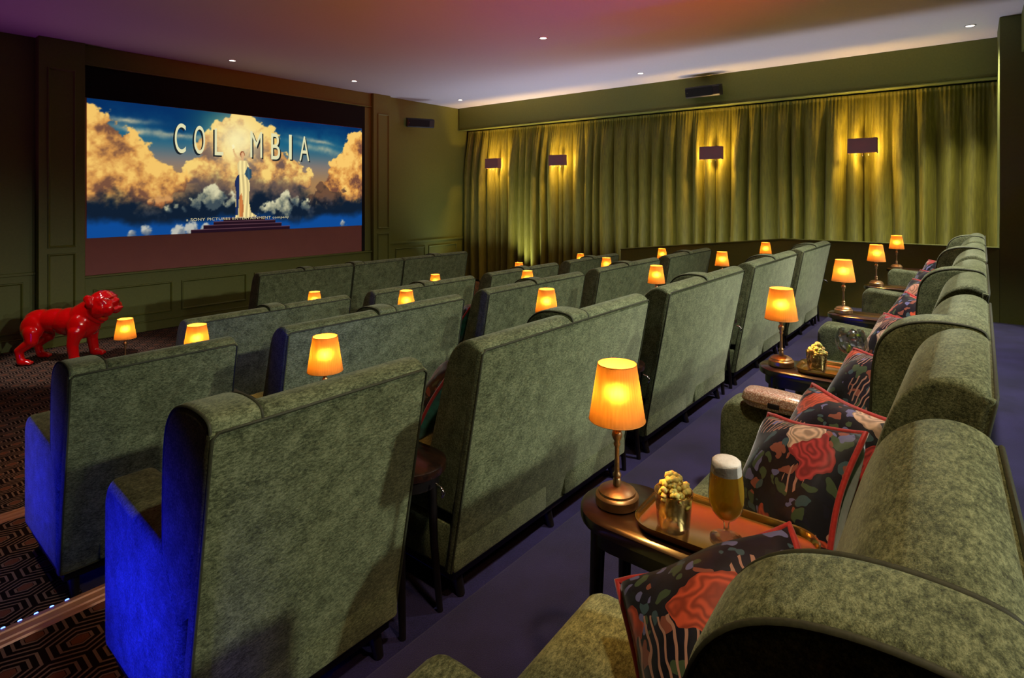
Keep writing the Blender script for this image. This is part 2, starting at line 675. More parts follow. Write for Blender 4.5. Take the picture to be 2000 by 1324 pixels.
M['copper_tray'] = simple('polished_brass_tray', (1.0, 0.66, 0.24, 1), 0.2, 1.0, var=0.1, vscale=12, bump=0.05)
M['shade'] = shade_mat('pleated_amber_shade', (0.30, 0.15, 0.05, 1), (0.038, 0.0172, 0.0026, 1), (0.030, 0.0155, 0.0032, 1))
M['sconce'] = shade_mat('plum_linen_shade', lin(126, 88, 88), (0.012, 0.003, 0.0015, 1))
M['black'] = simple('matte_black', lin(16, 15, 20), 0.5, var=0.2, vscale=60)
M['black_satin'] = simple('black_masking', (0.0015, 0.0012, 0.0015, 1), 0.9, var=0.2, vscale=10)
M['screen_white'] = simple('red_lit_screen_cloth', (0.36, 0.13, 0.11, 1), 0.9, var=0.03, vscale=6)  # white screen; the red light falling on it is put into the colour
M['red'] = simple('red_lacquer', lin(205, 8, 10), 0.12, 0.0, Coat_Weight=1.0, Coat_Roughness=0.05)
M['nosing'] = simple('bronze_nosing', lin(205, 150, 120), 0.4, 0.3, var=0.1, vscale=20)
M['led'] = emis('blue_led', (0.05, 0.12, 1.0, 1), 14)
M['down_lens'] = emis('downlight_lens', (1.0, 0.88, 0.72, 1), 6)
M['trim_white'] = simple('white_metal_trim', (0.6, 0.58, 0.58, 1), 0.4)
M['glass'] = thin_glass('clear_glass')
M['ice'] = ice_mat()
M['beer'] = beer_mat()
M['foam'] = simple('beer_foam', lin(245, 236, 224), 0.8, var=0.05, vscale=90, bump=0.3)
M['popcorn'] = simple('buttered_popcorn', lin(255, 196, 106), 0.7, var=0.25, vscale=60, bump=0.4, Subsurface_Weight=0.5, Subsurface_Scale=0.03)
M['lime'] = simple('lime_flesh', lin(176, 190, 70), 0.4, var=0.15, vscale=70)
M['lime_rind'] = simple('lime_rind', lin(70, 110, 28), 0.4, var=0.15, vscale=70)
M['glitter'] = glitter_mat()
M['chrome'] = simple('chrome', (0.6, 0.6, 0.62, 1), 0.15, 1.0)
M['picture'] = picture_mat()

# ------------------------------------------------------------------ the room


def struct(name, me, mat, parent=None, loc=None, rot=None):
    o = mesh_obj(name, me, mat, parent, loc, rot)
    if parent is None:
        o['kind'] = 'structure'
    return o


FLOOR_Z = [0.0, -0.147, -0.311, -0.475]
NOSE_Y = [1.345, 2.60, 3.94]
AISLE = 0.72
row_rot = (0, 0, BETA)
ys = [-3.3] + NOSE_Y + [9.1]
for r in range(4):
    z = FLOOR_Z[r]
    y0, y1 = ys[r], ys[r + 1]
    if r < 3:
        o = struct('floor', box_me('floor_aisle', -2.6, AISLE, y0, y1, -0.9, z), M['hex'], rot=row_rot)
        tag(o, f'patterned hexagon carpet on the aisle step level {["at the back", "second from the back", "third from the back"][r]}')
        x1 = 9.4 if r == 0 else 8.05
        if r == 0:
            o = struct('floor', box_me('floor_tier', AISLE, 8.1, y0, y1, -0.9, z, 0.012, 2), M['plum'], rot=row_rot)
        else:
            o = struct('floor', box_me('floor_tier', AISLE, 8.1, y0, y1, -0.9, z, 0.012, 2), M['plum'], rot=row_rot)
        tag(o, f'plain purple carpet on the seating tier {["at the back", "second from the back", "third from the back"][r]}')
    else:
        o = struct('floor', box_me('floor_front', -2.6, 9.4, y0, y1, -0.9, z), M['hex'], rot=row_rot)
        tag(o, 'patterned hexagon carpet on the lowest floor before the screen')
o = struct('floor', box_me('floor_passage', 8.0, 9.4, -3.3, 3.98, -0.92, -0.48), M['plum'])
tag(o, 'purple carpet in the passage behind the low wall')

# metal nosings on the aisle steps with blue lights under the lip
for i, y in enumerate(NOSE_Y):
    z = FLOOR_Z[i]
    prof = [(y - 0.085, z), (y + 0.006, z), (y + 0.006, z - 0.03), (y + 0.016, z - 0.03), (y + 0.016, z + 0.006), (y - 0.010, z + 0.010), (y - 0.014, z + 0.005), (y - 0.036, z + 0.005),
            (y - 0.040, z + 0.010), (y - 0.055, z + 0.010), (y - 0.059, z + 0.005), (y - 0.080, z + 0.006)]
    o = struct(f'trim_{i + 1}', prism_me('step_nosing', prof, -2.5, AISLE), M['nosing'], rot=row_rot)
    tag(o, f'pale ribbed metal nosing on the {["top", "middle", "lowest"][i]} aisle step')
    lo = light('AREA', 'step_light', row_pt(0.0, y + 0.02, z - 0.02), 0.8, (0.008, 0.014, 1.0), shape='RECTANGLE', size=1.0, size_y=0.015, spread=R(115))
    lo.rotation_euler = (R(80), 0, BETA - R(22))
# added low blue strips across the aisle colour the ends of the seats
for (yy, zz, e, ln) in [(1.72, -0.110, 7.0, 0.40), (3.16, -0.275, 5.0, 0.36)]:
    lo = light('AREA', 'seat_end_fill', row_pt(-0.42, yy, zz), e, (0.006, 0.010, 1.0), shape='RECTANGLE', size=ln, size_y=0.02, spread=R(50))
    lo.rotation_euler = (R(110), R(0), BETA - R(84))
led = box_me('step_led', -0.006, 0.006, -0.004, 0.004, -0.005, 0.005, 0.002, 1)
nled = 0
for i, y in enumerate(NOSE_Y[:2]):
    for k in range(14):
        s = 0.60 - k * 0.045
        o = mesh_obj('step_led', led, M['led'], bpy.data.objects[f'trim_{i + 1}'])
        o.location = (s, y + 0.020, FLOOR_Z[i] + 0.002)

# ceiling, side and back walls, beam and column on the right
struct('ceiling', box_me('ceiling', -2.7, 9.5, -3.4, 9.1, ZC, ZC + 0.1), M['ceiling'])
struct('wall_left', box_me('wall_left', -2.7, -2.6, -3.4, 9.1, -0.9, ZC), M['wall'])
struct('wall_back', box_me('wall_back', -2.7, 9.5, -3.4, -3.3, -0.9, ZC), M['wall'])
struct('wall_right', box_me('wall_right', 9.40, 9.56, -3.3, 9.1, -0.9, ZC), M['wall'])
struct('wall_column', box_me('wall_column', 8.05, 8.75, -3.3, -0.225, -0.4, ZC, 0.008, 2), M['wall'])
struct('trim_5', box_me('ceiling_beam', 2.6, 8.04, -3.3, -0.40, 2.86, ZC + 0.01, 0.006, 1), M['wall'])
struct('wall_soffit', box_me('soffit', 9.045, 9.40, -3.3, 8.74, 2.80, ZC, 0.006, 1), M['wall'])
struct('trim_6', box_me('curtain_rail', 9.035, 9.16, -3.3, 8.74, 2.782, 2.799, 0.003, 1), M['wall'])
# low wall between the seats and the curtain passage, its top falling with the tiers
pts = [(-0.224, -0.6), (4.28, -0.6), (4.28, 0.522), (1.94, 0.785), (-0.224, 0.79)]
struct('wall_low', prism_me('wall_low', pts, 8.05, 8.13, 0.0), M['wall'])
bm = bmesh.new()
tube_bm(bm, [(8.09, -0.224, 0.797), (8.09, 1.94, 0.792), (8.09, 4.29, 0.529)], 0.01, 4)
capm = prism_me('low_wall_cap', [(-0.224, 0.79), (1.94, 0.785), (4.29, 0.521), (4.29, 0.536), (1.94, 0.80), (-0.224, 0.805)], 8.04, 8.14, 0.003, 1)
bm.free()
mesh_obj('wall_cap', capm, M['wall'], bpy.data.objects['wall_low'])

# screen wall ---------------------------------------------------------------
YW = 8.77
wf = struct('wall_front', box_me('wall_front', -2.6, 9.35, YW + 0.10, YW + 0.3, -0.9, ZC), M['wall'])


def wpart(name, x0, x1, y0, z0, z1, bevel=0.004, mat='wall', y1=None):
    return mesh_obj(name, box_me(name, x0, x1, y0, (YW + 0.11) if y1 is None else y1, z0, z1, bevel, 1), M[mat], wf)


def frame_me(x0, x1, z0, z1, y, w=0.028, d=0.018):
    """mitred picture-frame moulding standing proud of plane y (facing -y)"""
    bm = bmesh.new()
    sec = [(0.0, 0.0), (0.004, -d), (w * 0.45, -d * 1.15), (w * 0.75, -d * 0.55), (w, 0.0)]
    cs = [(x0, z0, 1, 1), (x1, z0, -1, 1), (x1, z1, -1, -1), (x0, z1, 1, -1)]
    rings = [[bm.verts.new((cx + dx * a, y + b, cz + dz * a)) for a, b in sec] for cx, cz, dx, dz in cs]
    for i in range(4):
        A, B = rings[i], rings[(i + 1) % 4]
        for k in range(len(sec) - 1):
            bm.faces.new((A[k], A[k + 1], B[k + 1], B[k]))
    return from_bm('panel_moulding', bm)


def panel(x0, x1, z0, z1, y):
    mesh_obj('panel_moulding', frame_me(x0, x1, z0, z1, y), M['wall'], wf)


YP = YW - 0.10     # pilaster faces
YQ = YW - 0.03     # wainscot faces
wpart('pilaster', 1.80, 2.262, YP, -0.475, ZC)
wpart('pilaster', 6.70, 7.10, YP, -0.475, ZC)
panel(1.885, 2.165, 0.725, 2.91, YP)
panel(1.885, 2.165, -0.30, 0.655, YP)
panel(6.79, 7.055, 0.745, 2.905, YP)
panel(6.79, 7.055, -0.30, 0.66, YP)
wpart('wall_panel', 2.262, 6.70, YQ, -0.475, 0.318)
wpart('ledge', 2.262, 6.70, YW - 0.06, 0.318, 0.345)
wpart('wall_header', 2.262, 6.70, YQ, 3.02, ZC)
wpart('header_moulding', 2.262, 6.70, YW - 0.055, 3.005, 3.03)
wpart('wall_reveal', 6.56, 6.70, YQ + 0.01, 0.345, 3.005)
x = 2.36
while x + 0.93 < 6.70:
    panel(x, x + 0.93, -0.25, 0.165, YQ)
    x += 1.05
wpart('wall_panel', 7.10, 9.34, YW + 0.0, -0.475, ZC)
wpart('dado_rail', 7.10, 9.34, YW - 0.025, 0.425, 0.462)
panel(7.30, 8.07, -0.2, 0.337, YW)
panel(8.17, 9.0, -0.2, 0.337, YW)
wpart('wall_panel', -2.6, 1.80, YW + 0.06, -0.475, ZC)
wpart('dado_rail', -2.6, 1.80, YW + 0.035, 0.405, 0.44)
panel(0.70, 1.69, -0.28, 0.325, YW + 0.06)
panel(-0.45, 0.60, -0.28, 0.325, YW + 0.06)
for (x0, x1, y) in ((-2.6, 1.80, YW + 0.03), (1.79, 2.272, YP - 0.025), (2.272, 6.69, YQ - 0.025), (6.69, 7.11, YP - 0.025), (7.11, 9.3, YW - 0.025)):
    o = struct('baseboard_front', box_me('baseboard', x0, x1, y, YW + 0.1, -0.475, -0.35, 0.006, 1), M['wall'])
    wpart('base_cap', x0, x1, y - 0.008, -0.35, -0.335)

# cinema screen -------------------------------------------------------------
SX0, SX1, SZ0, SZ1 = 2.30, 6.505, 0.82, 2.60


def vnoise(nx, ny, cells_x, cells_y, rng):
    g = rng.random((cells_y + 2, cells_x + 2))
    X = np.linspace(0, cells_x, nx, endpoint=False)
    Y = np.linspace(0, cells_y, ny, endpoint=False)
    xi, yi = X.astype(int), Y.astype(int)
    xf, yf = X - xi, Y - yi
    xf = xf * xf * (3 - 2 * xf)
    yf = yf * yf * (3 - 2 * yf)
    a = g[np.ix_(yi, xi)]
    b = g[np.ix_(yi, xi + 1)]
    c = g[np.ix_(yi + 1, xi)]
    d = g[np.ix_(yi + 1, xi + 1)]
    return (a * (1 - xf) + b * xf) * (1 - yf)[:, None] + (c * (1 - xf) + d * xf) * yf[:, None]


def fbm(nx, ny, base, octs, rng, gain=0.55):
    out = np.zeros((ny, nx))
    amp, tot = 1.0, 0.0
    for o in range(octs):
        cx = int(base * 2 ** o)
        cy = max(2, int(cx * 0.42))
        out += amp * vnoise(nx, ny, cx, cy, rng)
        tot += amp
        amp *= gain
    return out / tot


def paint_picture(nx, ny):
    rng = np.random.default_rng(11)
    yy, xx = np.mgrid[0:ny, 0:nx]
    x = xx / (nx - 1)
    y = yy / (ny - 1)
    asp = 2.36
    C = lambda r, g, b: np.array([r, g, b], float)

    def lerp(a, b, t):
        t = np.clip(t, 0, 1)[..., None]
        return a * (1 - t) + b * t
    ss = lambda e0, e1, v: np.clip((v - e0) / (e1 - e0), 0, 1) ** 2 * (3 - 2 * np.clip((v - e0) / (e1 - e0), 0, 1))
    n1 = fbm(nx, ny, 7, 6, rng, 0.6) - 0.5
    n2 = fbm(nx, ny, 16, 5, rng, 0.62) - 0.5
    n3 = fbm(nx, ny, 34, 4, rng, 0.6) - 0.5
    # sky
    img = np.zeros((ny, nx, 3)) + C(6, 46, 96)
    img = lerp(img, C(24, 96, 128), ss(1.0, 0.72, y + 0.3 * n1))
    img = lerp(img, C(128, 118, 112), ss(0.80, 0.55, y))
    img = lerp(img, C(166, 126, 82), ss(0.62, 0.40, y))
    img = lerp(img, C(30, 104, 100), 0.6 * np.exp(-(((x - 0.40) / 0.10) ** 2 + ((y - 0.93) / 0.12) ** 2)))
    # streaks
    for (cx, cy, w, h, sl) in [(0.13, 0.79, 0.10, 0.025, -0.2), (0.11, 0.86, 0.06, 0.02, 0.1), (0.79, 0.76, 0.11, 0.03, -0.35), (0.78, 0.83, 0.08, 0.02, -0.3), (0.27, 0.78, 0.1, 0.02, -0.2)]:
        d = ((x - cx) / w) ** 2 + ((y - cy - sl * (x - cx) + 0.05 * n2) / h) ** 2
        img = lerp(img, C(196, 186, 150), 0.75 * np.exp(-d) * (0.7 + 1.2 * n3 + 0.2))

    def cloud(circles, hi, mid, lo, edge=0.012, rough=0.10, ybase=None, warp=n1, lightdir=(-0.3, 1.0)):
        nonlocal img
        f = np.full((ny, nx), -9.0)
        tone = np.zeros((ny, nx))
        wsum = np.zeros((ny, nx))
        for (cx, cy, r) in circles:
            px, py = (x - cx) * asp, (y - cy)
            d = 1 - np.sqrt(px * px + py * py) / r
            d = d * r
            l = (px * lightdir[0] + py * lightdir[1]) / r
            t = 0.5 + 0.5 * l
            wt = np.exp(np.clip(d * 26, -30, 30))
            tone += wt * t
            wsum += wt
            f = np.maximum(f, d)
        tone = tone / (wsum + 1e-9)
        f = f + rough * 1.6 * n2 + rough * 1.4 * n3 + rough * 0.8 * warp
        m = ss(-edge, edge, f)
        tt = np.clip(0.5 + 1.25 * (tone - 0.5) + 2.0 * n2 + 1.6 * n3, 0, 1)
        col = lerp(lerp(np.zeros((ny, nx, 3)) + lo, mid, tt * 2), hi, tt * 2 - 1)
        img = lerp(img, col, m)
        return m
    G_hi, G_mid, G_lo = C(246, 208, 116), C(214, 150, 74), C(124, 84, 62)
    # great centre cloud
    cloud([(0.45, 0.80, 0.22), (0.37, 0.70, 0.16), (0.53, 0.72, 0.22), (0.46, 0.60, 0.26), (0.33, 0.52, 0.12), (0.30, 0.46, 0.10), (0.60, 0.58, 0.17), (0.66, 0.53, 0.14), (0.71, 0.44, 0.11), (0.40, 0.42, 0.22), (0.55, 0.40, 0.22), (0.65, 0.38, 0.16)], G_hi, C(206, 148, 84), C(112, 86, 76))
    # shadowed lower body of the centre cloud
    img = lerp(img, C(92, 78, 74), 0.8 * ss(0.55, 0.36, y + 0.3 * n2) * ss(0.24, 0.34, x) * ss(0.76, 0.66, x))
    # left bank
    cloud([(0.0, 0.80, 0.14), (0.03, 0.70, 0.20), (0.07, 0.60, 0.20), (0.03, 0.50, 0.24), (0.12, 0.52, 0.18), (0.17, 0.45, 0.15), (0.22, 0.43, 0.11), (0.26, 0.41, 0.08), (0.08, 0.40, 0.20), (0.17, 0.37, 0.15)], C(244, 196, 104), C(208, 146, 76), C(120, 80, 60))
    # right bank
    cloud([(1.0, 0.80, 0.16), (0.97, 0.66, 0.18), (0.92, 0.58, 0.14), (0.88, 0.52, 0.12), (0.95, 0.48, 0.2), (1.0, 0.4, 0.25), (0.86, 0.42, 0.14), (0.92, 0.32, 0.16), (0.83, 0.34, 0.08)], C(250, 200, 106), C(216, 148, 72), C(116, 74, 58), lightdir=(0.3, 1.0))
    cloud([(0.80, 0.38, 0.06), (0.80, 0.30, 0.09), (0.86, 0.27, 0.09), (0.76, 0.25, 0.06)], C(110, 78, 58), C(64, 50, 46), C(26, 24, 30))
    # dark blue bank below
    img = lerp(img, C(16, 30, 48), ss(0.34, 0.17, y + 0.42 * n1 + 0.25 * n2))
    img = lerp(img, C(46, 62, 84), 0.6 * ss(0.02, 0.20, n1 + 0.5 * n2) * ss(0.34, 0.2, y) * ss(0.05, 0.12, y))
    cloud([(0.20, 0.25, 0.03), (0.23, 0.26, 0.025), (0.17, 0.25, 0.02)], C(206, 150, 90), C(170, 110, 66), C(110, 70, 50), rough=0.05)
    # pale puffs
    P = (C(214, 208, 168), C(140, 142, 120), C(62, 76, 84))
    cloud([(0.36, 0.33, 0.075), (0.33, 0.30, 0.06), (0.40, 0.30, 0.07), (0.31, 0.25, 0.06), (0.37, 0.25, 0.09), (0.43, 0.24, 0.06)], *P, rough=0.08)
    cloud([(0.25, 0.22, 0.035), (0.23, 0.20, 0.03), (0.27, 0.20, 0.035)], *P, rough=0.05)
    cloud([(0.64, 0.29, 0.06), (0.62, 0.25, 0.05), (0.68, 0.25, 0.06), (0.58, 0.22, 0.05), (0.72, 0.22, 0.05), (0.65, 0.21, 0.06), (0.54, 0.20, 0.04)], *P, rough=0.07)
    # bright blue strip at the foot
    img = lerp(img, C(14, 74, 150), 0.95 * ss(0.13, 0.05, y + 0.18 * n1))
    cloud([(0.30, 0.04, 0.045), (0.26, 0.02, 0.04), (0.16, 0.03, 0.03), (0.12, 0.02, 0.03), (0.34, 0.02, 0.04), (0.90, 0.03, 0.03)], C(186, 186, 176), C(120, 130, 140), C(60, 84, 120), rough=0.06)
    # glow behind the figure
    g = np.exp(-((((x - 0.455) * asp) / 0.20) ** 2 + ((y - 0.78) / 0.19) ** 2))
    img = lerp(img, C(252, 240, 178), 0.9 * g)

    # dark stepped plinth
    for (x0, x1, y0, y1) in [(0.405, 0.56, 0.09, 0.118), (0.37, 0.60, 0.062, 0.09), (0.335, 0.625, 0.030, 0.062), (0.295, 0.66, 0.0, 0.030)]:
        m = (x > x0) & (x < x1) & (y >= y0) & (y < y1)
        img[m] = C(34, 16, 28)
        m = (x > x0) & (x < x1) & (y >= y1 - 0.006) & (y < y1)
        img[m] = C(96, 64, 74)

    # plain robed figure standing on the plinth
    def poly(pts, col, shade=0.0):
        px = [p[0] for p in pts]
        py = [p[1] for p in pts]
        inside = np.zeros((ny, nx), bool)
        j = len(pts) - 1
        for i in range(len(pts)):
            cond = ((py[i] > y) != (py[j] > y)) & (x < (px[j] - px[i]) * (y - py[i]) / (py[j] - py[i] + 1e-9) + px[i])
            inside ^= cond
            j = i
        c = np.zeros((ny, nx, 3)) + col
        if shade:
            c = c * (1 + 0.8 * shade * np.sin(x * 420 + 1.2 * np.sin(y * 14)))[..., None]
        img[inside] = np.clip(c[inside], 0, 255)
    poly([(0.447, 0.118), (0.449, 0.30), (0.455, 0.45), (0.460, 0.52), (0.492, 0.52), (0.500, 0.40), (0.497, 0.25), (0.505, 0.16), (0.528, 0.125), (0.49, 0.112)], C(228, 206, 140), 0.16)
    poly([(0.462, 0.12), (0.462, 0.30), (0.470, 0.33), (0.478, 0.2), (0.474, 0.12)], C(196, 118, 62), 0.1)
    poly([(0.448, 0.14), (0.450, 0.32), (0.444, 0.42), (0.452, 0.47), (0.462, 0.49), (0.461, 0.30), (0.456, 0.14)], C(28, 44, 86), 0.1)
    poly([(0.456, 0.49), (0.455, 0.58), (0.463, 0.61), (0.488, 0.61), (0.497, 0.56), (0.492, 0.49)], C(236, 214, 146), 0.12)
    poly([(0.480, 0.49), (0.492, 0.56), (0.506, 0.53), (0.508, 0.47), (0.497, 0.44)], C(52, 84, 104), 0.15)
    poly([(0.455, 0.60), (0.441, 0.66), (0.437, 0.70), (0.441, 0.71), (0.447, 0.67), (0.462, 0.61)], C(226, 186, 126))
    poly([(0.437, 0.70), (0.434, 0.735), (0.441, 0.745), (0.446, 0.72)], C(250, 240, 186))
    poly([(0.468, 0.61), (0.468, 0.64), (0.477, 0.64), (0.477, 0.61)], C(216, 170, 120))
    hd = ((x - 0.4725) * asp / 0.020) ** 2 + ((y - 0.662) / 0.030) ** 2
    img[hd < 1] = C(150, 82, 50)
    hd = ((x - 0.4735) * asp / 0.014) ** 2 + ((y - 0.655) / 0.024) ** 2
    img[hd < 1] = C(222, 172, 122)
    return img


scr = empty('cinema_screen', (SX0, YW - 0.02, 0.345))
tag(scr, 'wide cinema screen showing a sunlit cloud title card', 'screen')


def scr_part(name, me, mat, parent=scr):
    o = mesh_obj(name, me, mat)
    o.parent = parent
    if parent is scr:
        o.matrix_parent_inverse = Matrix.Translation(-scr.location)
    return o


scr_part('screen_cloth', box_me('screen_cloth', 2.264, 6.56, YW - 0.012, YW + 0.04, 0.346, SZ1 + 0.02), M['screen_white'])
scr_part('black_masking', box_me('black_masking', 2.264, 6.56, YW - 0.022, YW + 0.04, SZ1 + 0.005, 3.004), M['black_satin'])
scr_part('side_masking', box_me('side_masking', 6.50, 6.56, YW - 0.024, YW + 0.04, 0.346, 3.004), M['black_satin'])
NX, NY = 440, 186
img = paint_picture(NX, NY) / 255.0
img = np.where(img <= 0.04045, img / 12.92, ((img + 0.055) / 1.055) ** 2.4)
me = bpy.data.meshes.new('projected_picture')
gx = np.linspace(SX0, SX1, NX)
gz = np.linspace(SZ0, SZ1, NY)
V = np.zeros((NY, NX, 3), np.float32)
V[..., 0] = gx[None, :]
V[..., 1] = YW - 0.016
V[..., 2] = gz[:, None]
idx = np.arange(NX * NY).reshape(NY, NX)
Fq = np.stack([idx[:-1, :-1], idx[:-1, 1:], idx[1:, 1:], idx[1:, :-1]], -1).reshape(-1, 4)
me.vertices.add(NX * NY)
me.vertices.foreach_set('co', V.reshape(-1))
me.loops.add(Fq.size)
me.loops.foreach_set('vertex_index', Fq.reshape(-1).astype(np.int32))
me.polygons.add(len(Fq))
me.polygons.foreach_set('loop_start', np.arange(0, Fq.size, 4, dtype=np.int32))
me.update(calc_edges=True)
ca = me.color_attributes.new('picture', 'FLOAT_COLOR', 'POINT')
ca.data.foreach_set('color', np.concatenate([img.reshape(-1, 3), np.ones((NX * NY, 1))], 1).astype(np.float32).reshape(-1))
me.validate()
pic = scr_part('projected_picture', me, M['picture'])


def text_me(body, height, width=None, extrude=0.0, spacing=1.0):
    cu = bpy.data.curves.new('lettering', 'FONT')
    cu.body = body
    cu.size = 1.0
    cu.align_x = 'CENTER'
    cu.space_character = spacing
    cu.extrude = extrude
    ob = bpy.data.objects.new('lettering', cu)
    COL.objects.link(ob)
    bpy.context.view_layer.update()
    me = bpy.data.meshes.new_from_object(ob.evaluated_get(bpy.context.evaluated_depsgraph_get()))
    bpy.data.objects.remove(ob)
    co = np.array([v.co[:] for v in me.vertices])
    mn, mx = co.min(0), co.max(0)
    sx = (width / (mx[0] - mn[0])) if width else height / (mx[1] - mn[1])
    sy = height / (mx[1] - mn[1])
    for v in me.vertices:
        x, y, z = v.co
        v.co = ((x - (mn[0] + mx[0]) / 2) * sx, -z, (y - mn[1]) * sy)
    return me


M['letter'] = emis('title_letter_face', lin(226, 222, 176), 1.0)
M['letter_dark'] = emis('title_letter_shadow', lin(26, 34, 40), 1.0)
M['caption'] = emis('caption_letter', lin(206, 196, 150), 1.0)
for ch, x, zt, zb, w in [('C', 3.40, 2.385, 1.965, 0.145), ('O', 3.66, 2.375, 1.968, 0.150), ('L', 3.935, 2.36, 1.962, 0.125), ('M', 4.505, 2.365, 1.960, 0.190), ('B', 4.825, 2.362, 1.945, 0.150), ('I', 5.08, 2.365, 1.958, 0.05), ('A', 5.335, 2.36, 1.950, 0.180)]:
    body = text_me(ch, zt - zb, w)
    o = mesh_obj('title_letter', body, M['letter'], pic, (x, YW - 0.020, zb))
    o2 = mesh_obj('letter_shadow', body.copy(), None, pic, (x + (-0.022 if x < 4.1 else 0.022), YW - 0.018, zb - 0.022))
    o2.data.materials.clear()
    o2.data.materials.append(M['letter_dark'])
cap = text_me('a SONY PICTURES ENTERTAINMENT company', 0.052, 1.575, spacing=1.1)
mesh_obj('caption', cap, M['caption'], pic, (4.265, YW - 0.020, 0.985))

# ceiling downlights ----------------------------------------------------------
ring = lathe_me('trim_ring', [(0.040, 0.003), (0.041, -0.002), (0.054, -0.003), (0.056, -0.001), (0.056, 0.004)], 28, closed_ends=False)
lens = lathe_me('lens', [(0.001, 0.0005), (0.041, 0.0005)], 24, closed_ends=False)
spots = [((8.244, 0.02), 'warm recessed ceiling downlight nearest the column'), ((5.651, 4.05), 'bright recessed ceiling downlight in the middle of the red ceiling'), ((8.218, 4.03), 'recessed ceiling downlight in front of the black soffit speaker'),
         ((3.844, 8.138), 'recessed ceiling downlight above the left half of the screen'), ((5.791, 8.003), 'recessed ceiling downlight above the right half of the screen'), ((8.243, 7.931), 'recessed ceiling downlight in the corner by the curtain')]
for (x, y), lab in spots:
    e = empty('ceiling_downlight', (x, y, ZC - 0.004))
    tag(e, lab, 'downlight', 'recessed ceiling downlights')
    mesh_obj('trim_ring', ring, M['trim_white'], e)
    mesh_obj('lens', lens, M['down_lens'], e)

# curtains --------------------------------------------------------------------
def curtain_me(y0, y1, seed):
    rng = random.Random(seed)
    n = int((y1 - y0) / 0.011)
    folds = []
    y = y0
    while y < y1 + 0.3:
        w = rng.uniform(0.14, 0.30)
        folds.append((y, w, rng.uniform(0.6, 1.0), rng.uniform(-0.25, 0.25)))
        y += w
    zs = [-0.45, 0.1, 0.7, 1.3, 1.8, 2.2, 2.45, 2.60, 2.68, 2.72, 2.735, 2.75, 2.775]
    def prof(y):
        for fy, w, a, sk in folds:
            if fy <= y < fy + w:
                t = (y - fy) / w
                t = t + sk * math.sin(math.pi * t) * 0.5
                return a * abs(math.sin(math.pi * min(1, max(0, t)))) ** 0.75
        return 0
    bm = bmesh.new()
    rows = []
    for z in zs:
        k = min(1, max(0, (2.72 - z) / 0.75))
        rowv = []
        for i in range(n + 1):
            y = y0 + (y1 - y0) * i / n
            sway = 0.02 * math.sin(y * 5 + z * 1.3 + seed) * (1 - abs(z - 1) / 3)
            a = prof(min(y1 - 0.0005, max(y0, y + sway * (0 if i in (0, n) else 1))))
            fine = 0.5 + 0.5 * math.sin(y * 2 * math.pi / 0.045 + 1.7 * math.sin(y * 9))
            dep = 0.235 * a * (0.15 + 0.85 * k) + 0.018 * fine * (1 - k)
            if z > 2.74:
                dep += 0.006
            rowv.append(bm.verts.new((9.345 - dep, y, z)))
        rows.append(rowv)
    for r in range(len(rows) - 1):
        for i in range(n):
            bm.faces.new((rows[r][i], rows[r + 1][i], rows[r + 1][i + 1], rows[r][i + 1]))
    me = from_bm('curtain', bm, 80)
    return me


cur = [(7.74, 8.72, 'olive velvet curtain in the corner beside the screen wall'), (6.13, 7.74, 'olive velvet curtain between the two wall lights nearest the screen, bright at its foot'),
       (3.21, 6.13, 'wide olive velvet curtain under the black soffit speaker, between second and third wall lights'), (1.16, 3.21, 'olive velvet curtain between the two wall lights nearest the column'), (-0.9, 1.16, 'olive velvet curtain ending behind the column')]
for k, (a, b, lab) in enumerate(cur):
    o = mesh_obj('velvet_curtain', curtain_me(a, b, 31 + k), M['curtain'])
    tag(o, lab, 'curtain', 'olive curtains along the side wall')

# wall lights -----------------------------------------------------------------
def sconce_proto():
    e = empty('wall_light')
    bm = bmesh.new()
    w, h, d, t = 0.17, 0.10, 0.115, 0.004
    bm_box(bm, -d, -d + t, -w, w, -h, h)
    bm_box(bm, -d + t, 0.0, -w, -w + t, -h, h)
    bm_box(bm, -d + t, 0.0, w - t, w, -h, h)
    mesh_obj('shade', from_bm('sconce_shade', bm), M['sconce'], e)
    mesh_obj('back_plate', box_me('sconce_plate', -0.008, 0.012, -0.06, 0.06, -0.08, 0.08, 0.003, 1), M['brass'], e)
    mesh_obj('lamp_arm', tube_me('sconce_arm', [(-0.008, 0, -0.03), (-0.045, 0, -0.05), (-0.06, 0, -0.03), (-0.06, 0, -0.02)], 0.006, 8), M['brass'], e)
    mesh_obj('bulb', lathe_me('sconce_bulb', [(0.003, -0.02), (0.010, -0.016), (0.014, 0.0), (0.010, 0.016), (0.003, 0.02)], 14), M['bulb'], e).location = (-0.06, 0, 0.0)
    gl = lathe_me('sconce_drop', [(0.002, -0.022), (0.009, -0.014), (0.010, -0.006), (0.003, 0.004)], 10)
    for yy in (-0.07, 0.0, 0.07):
        o = mesh_obj('glass_drop', gl, M['ice'], e)
        o.location = (-0.06, yy, -h - 0.014 - (0.012 if yy == 0 else 0))
        mesh_obj('drop_wire', tube_me('drop_wire', [(0, 0, 0.0), (0, 0, 0.06)], 0.0012, 5), M['brass'], o)
    return e


M['bulb'] = emis('warm_bulb', (1.0, 0.62, 0.2, 1), 12)
sp = None
for k, (y, lab) in enumerate([(7.74, 'brown box wall light nearest the screen wall'), (6.13, 'brown box wall light second from the screen wall'), (3.21, 'brown box wall light below the black soffit speaker'), (1.16, 'brown box wall light nearest the column')]):
    if sp is None:
        sp = sconce_proto()
        o = sp
    else:
        o = copy_tree(sp)
    o.location = (9.075, y, 2.035)
    tag(o, lab, 'wall light', 'box wall lights on the curtain')
    for dy in (-0.075, 0.075):
        light('POINT', 'wall_light_glow', (9.0, y + dy, 2.04), 24.0, (1.0, 0.60, 0.14), shadow_soft_size=0.02)

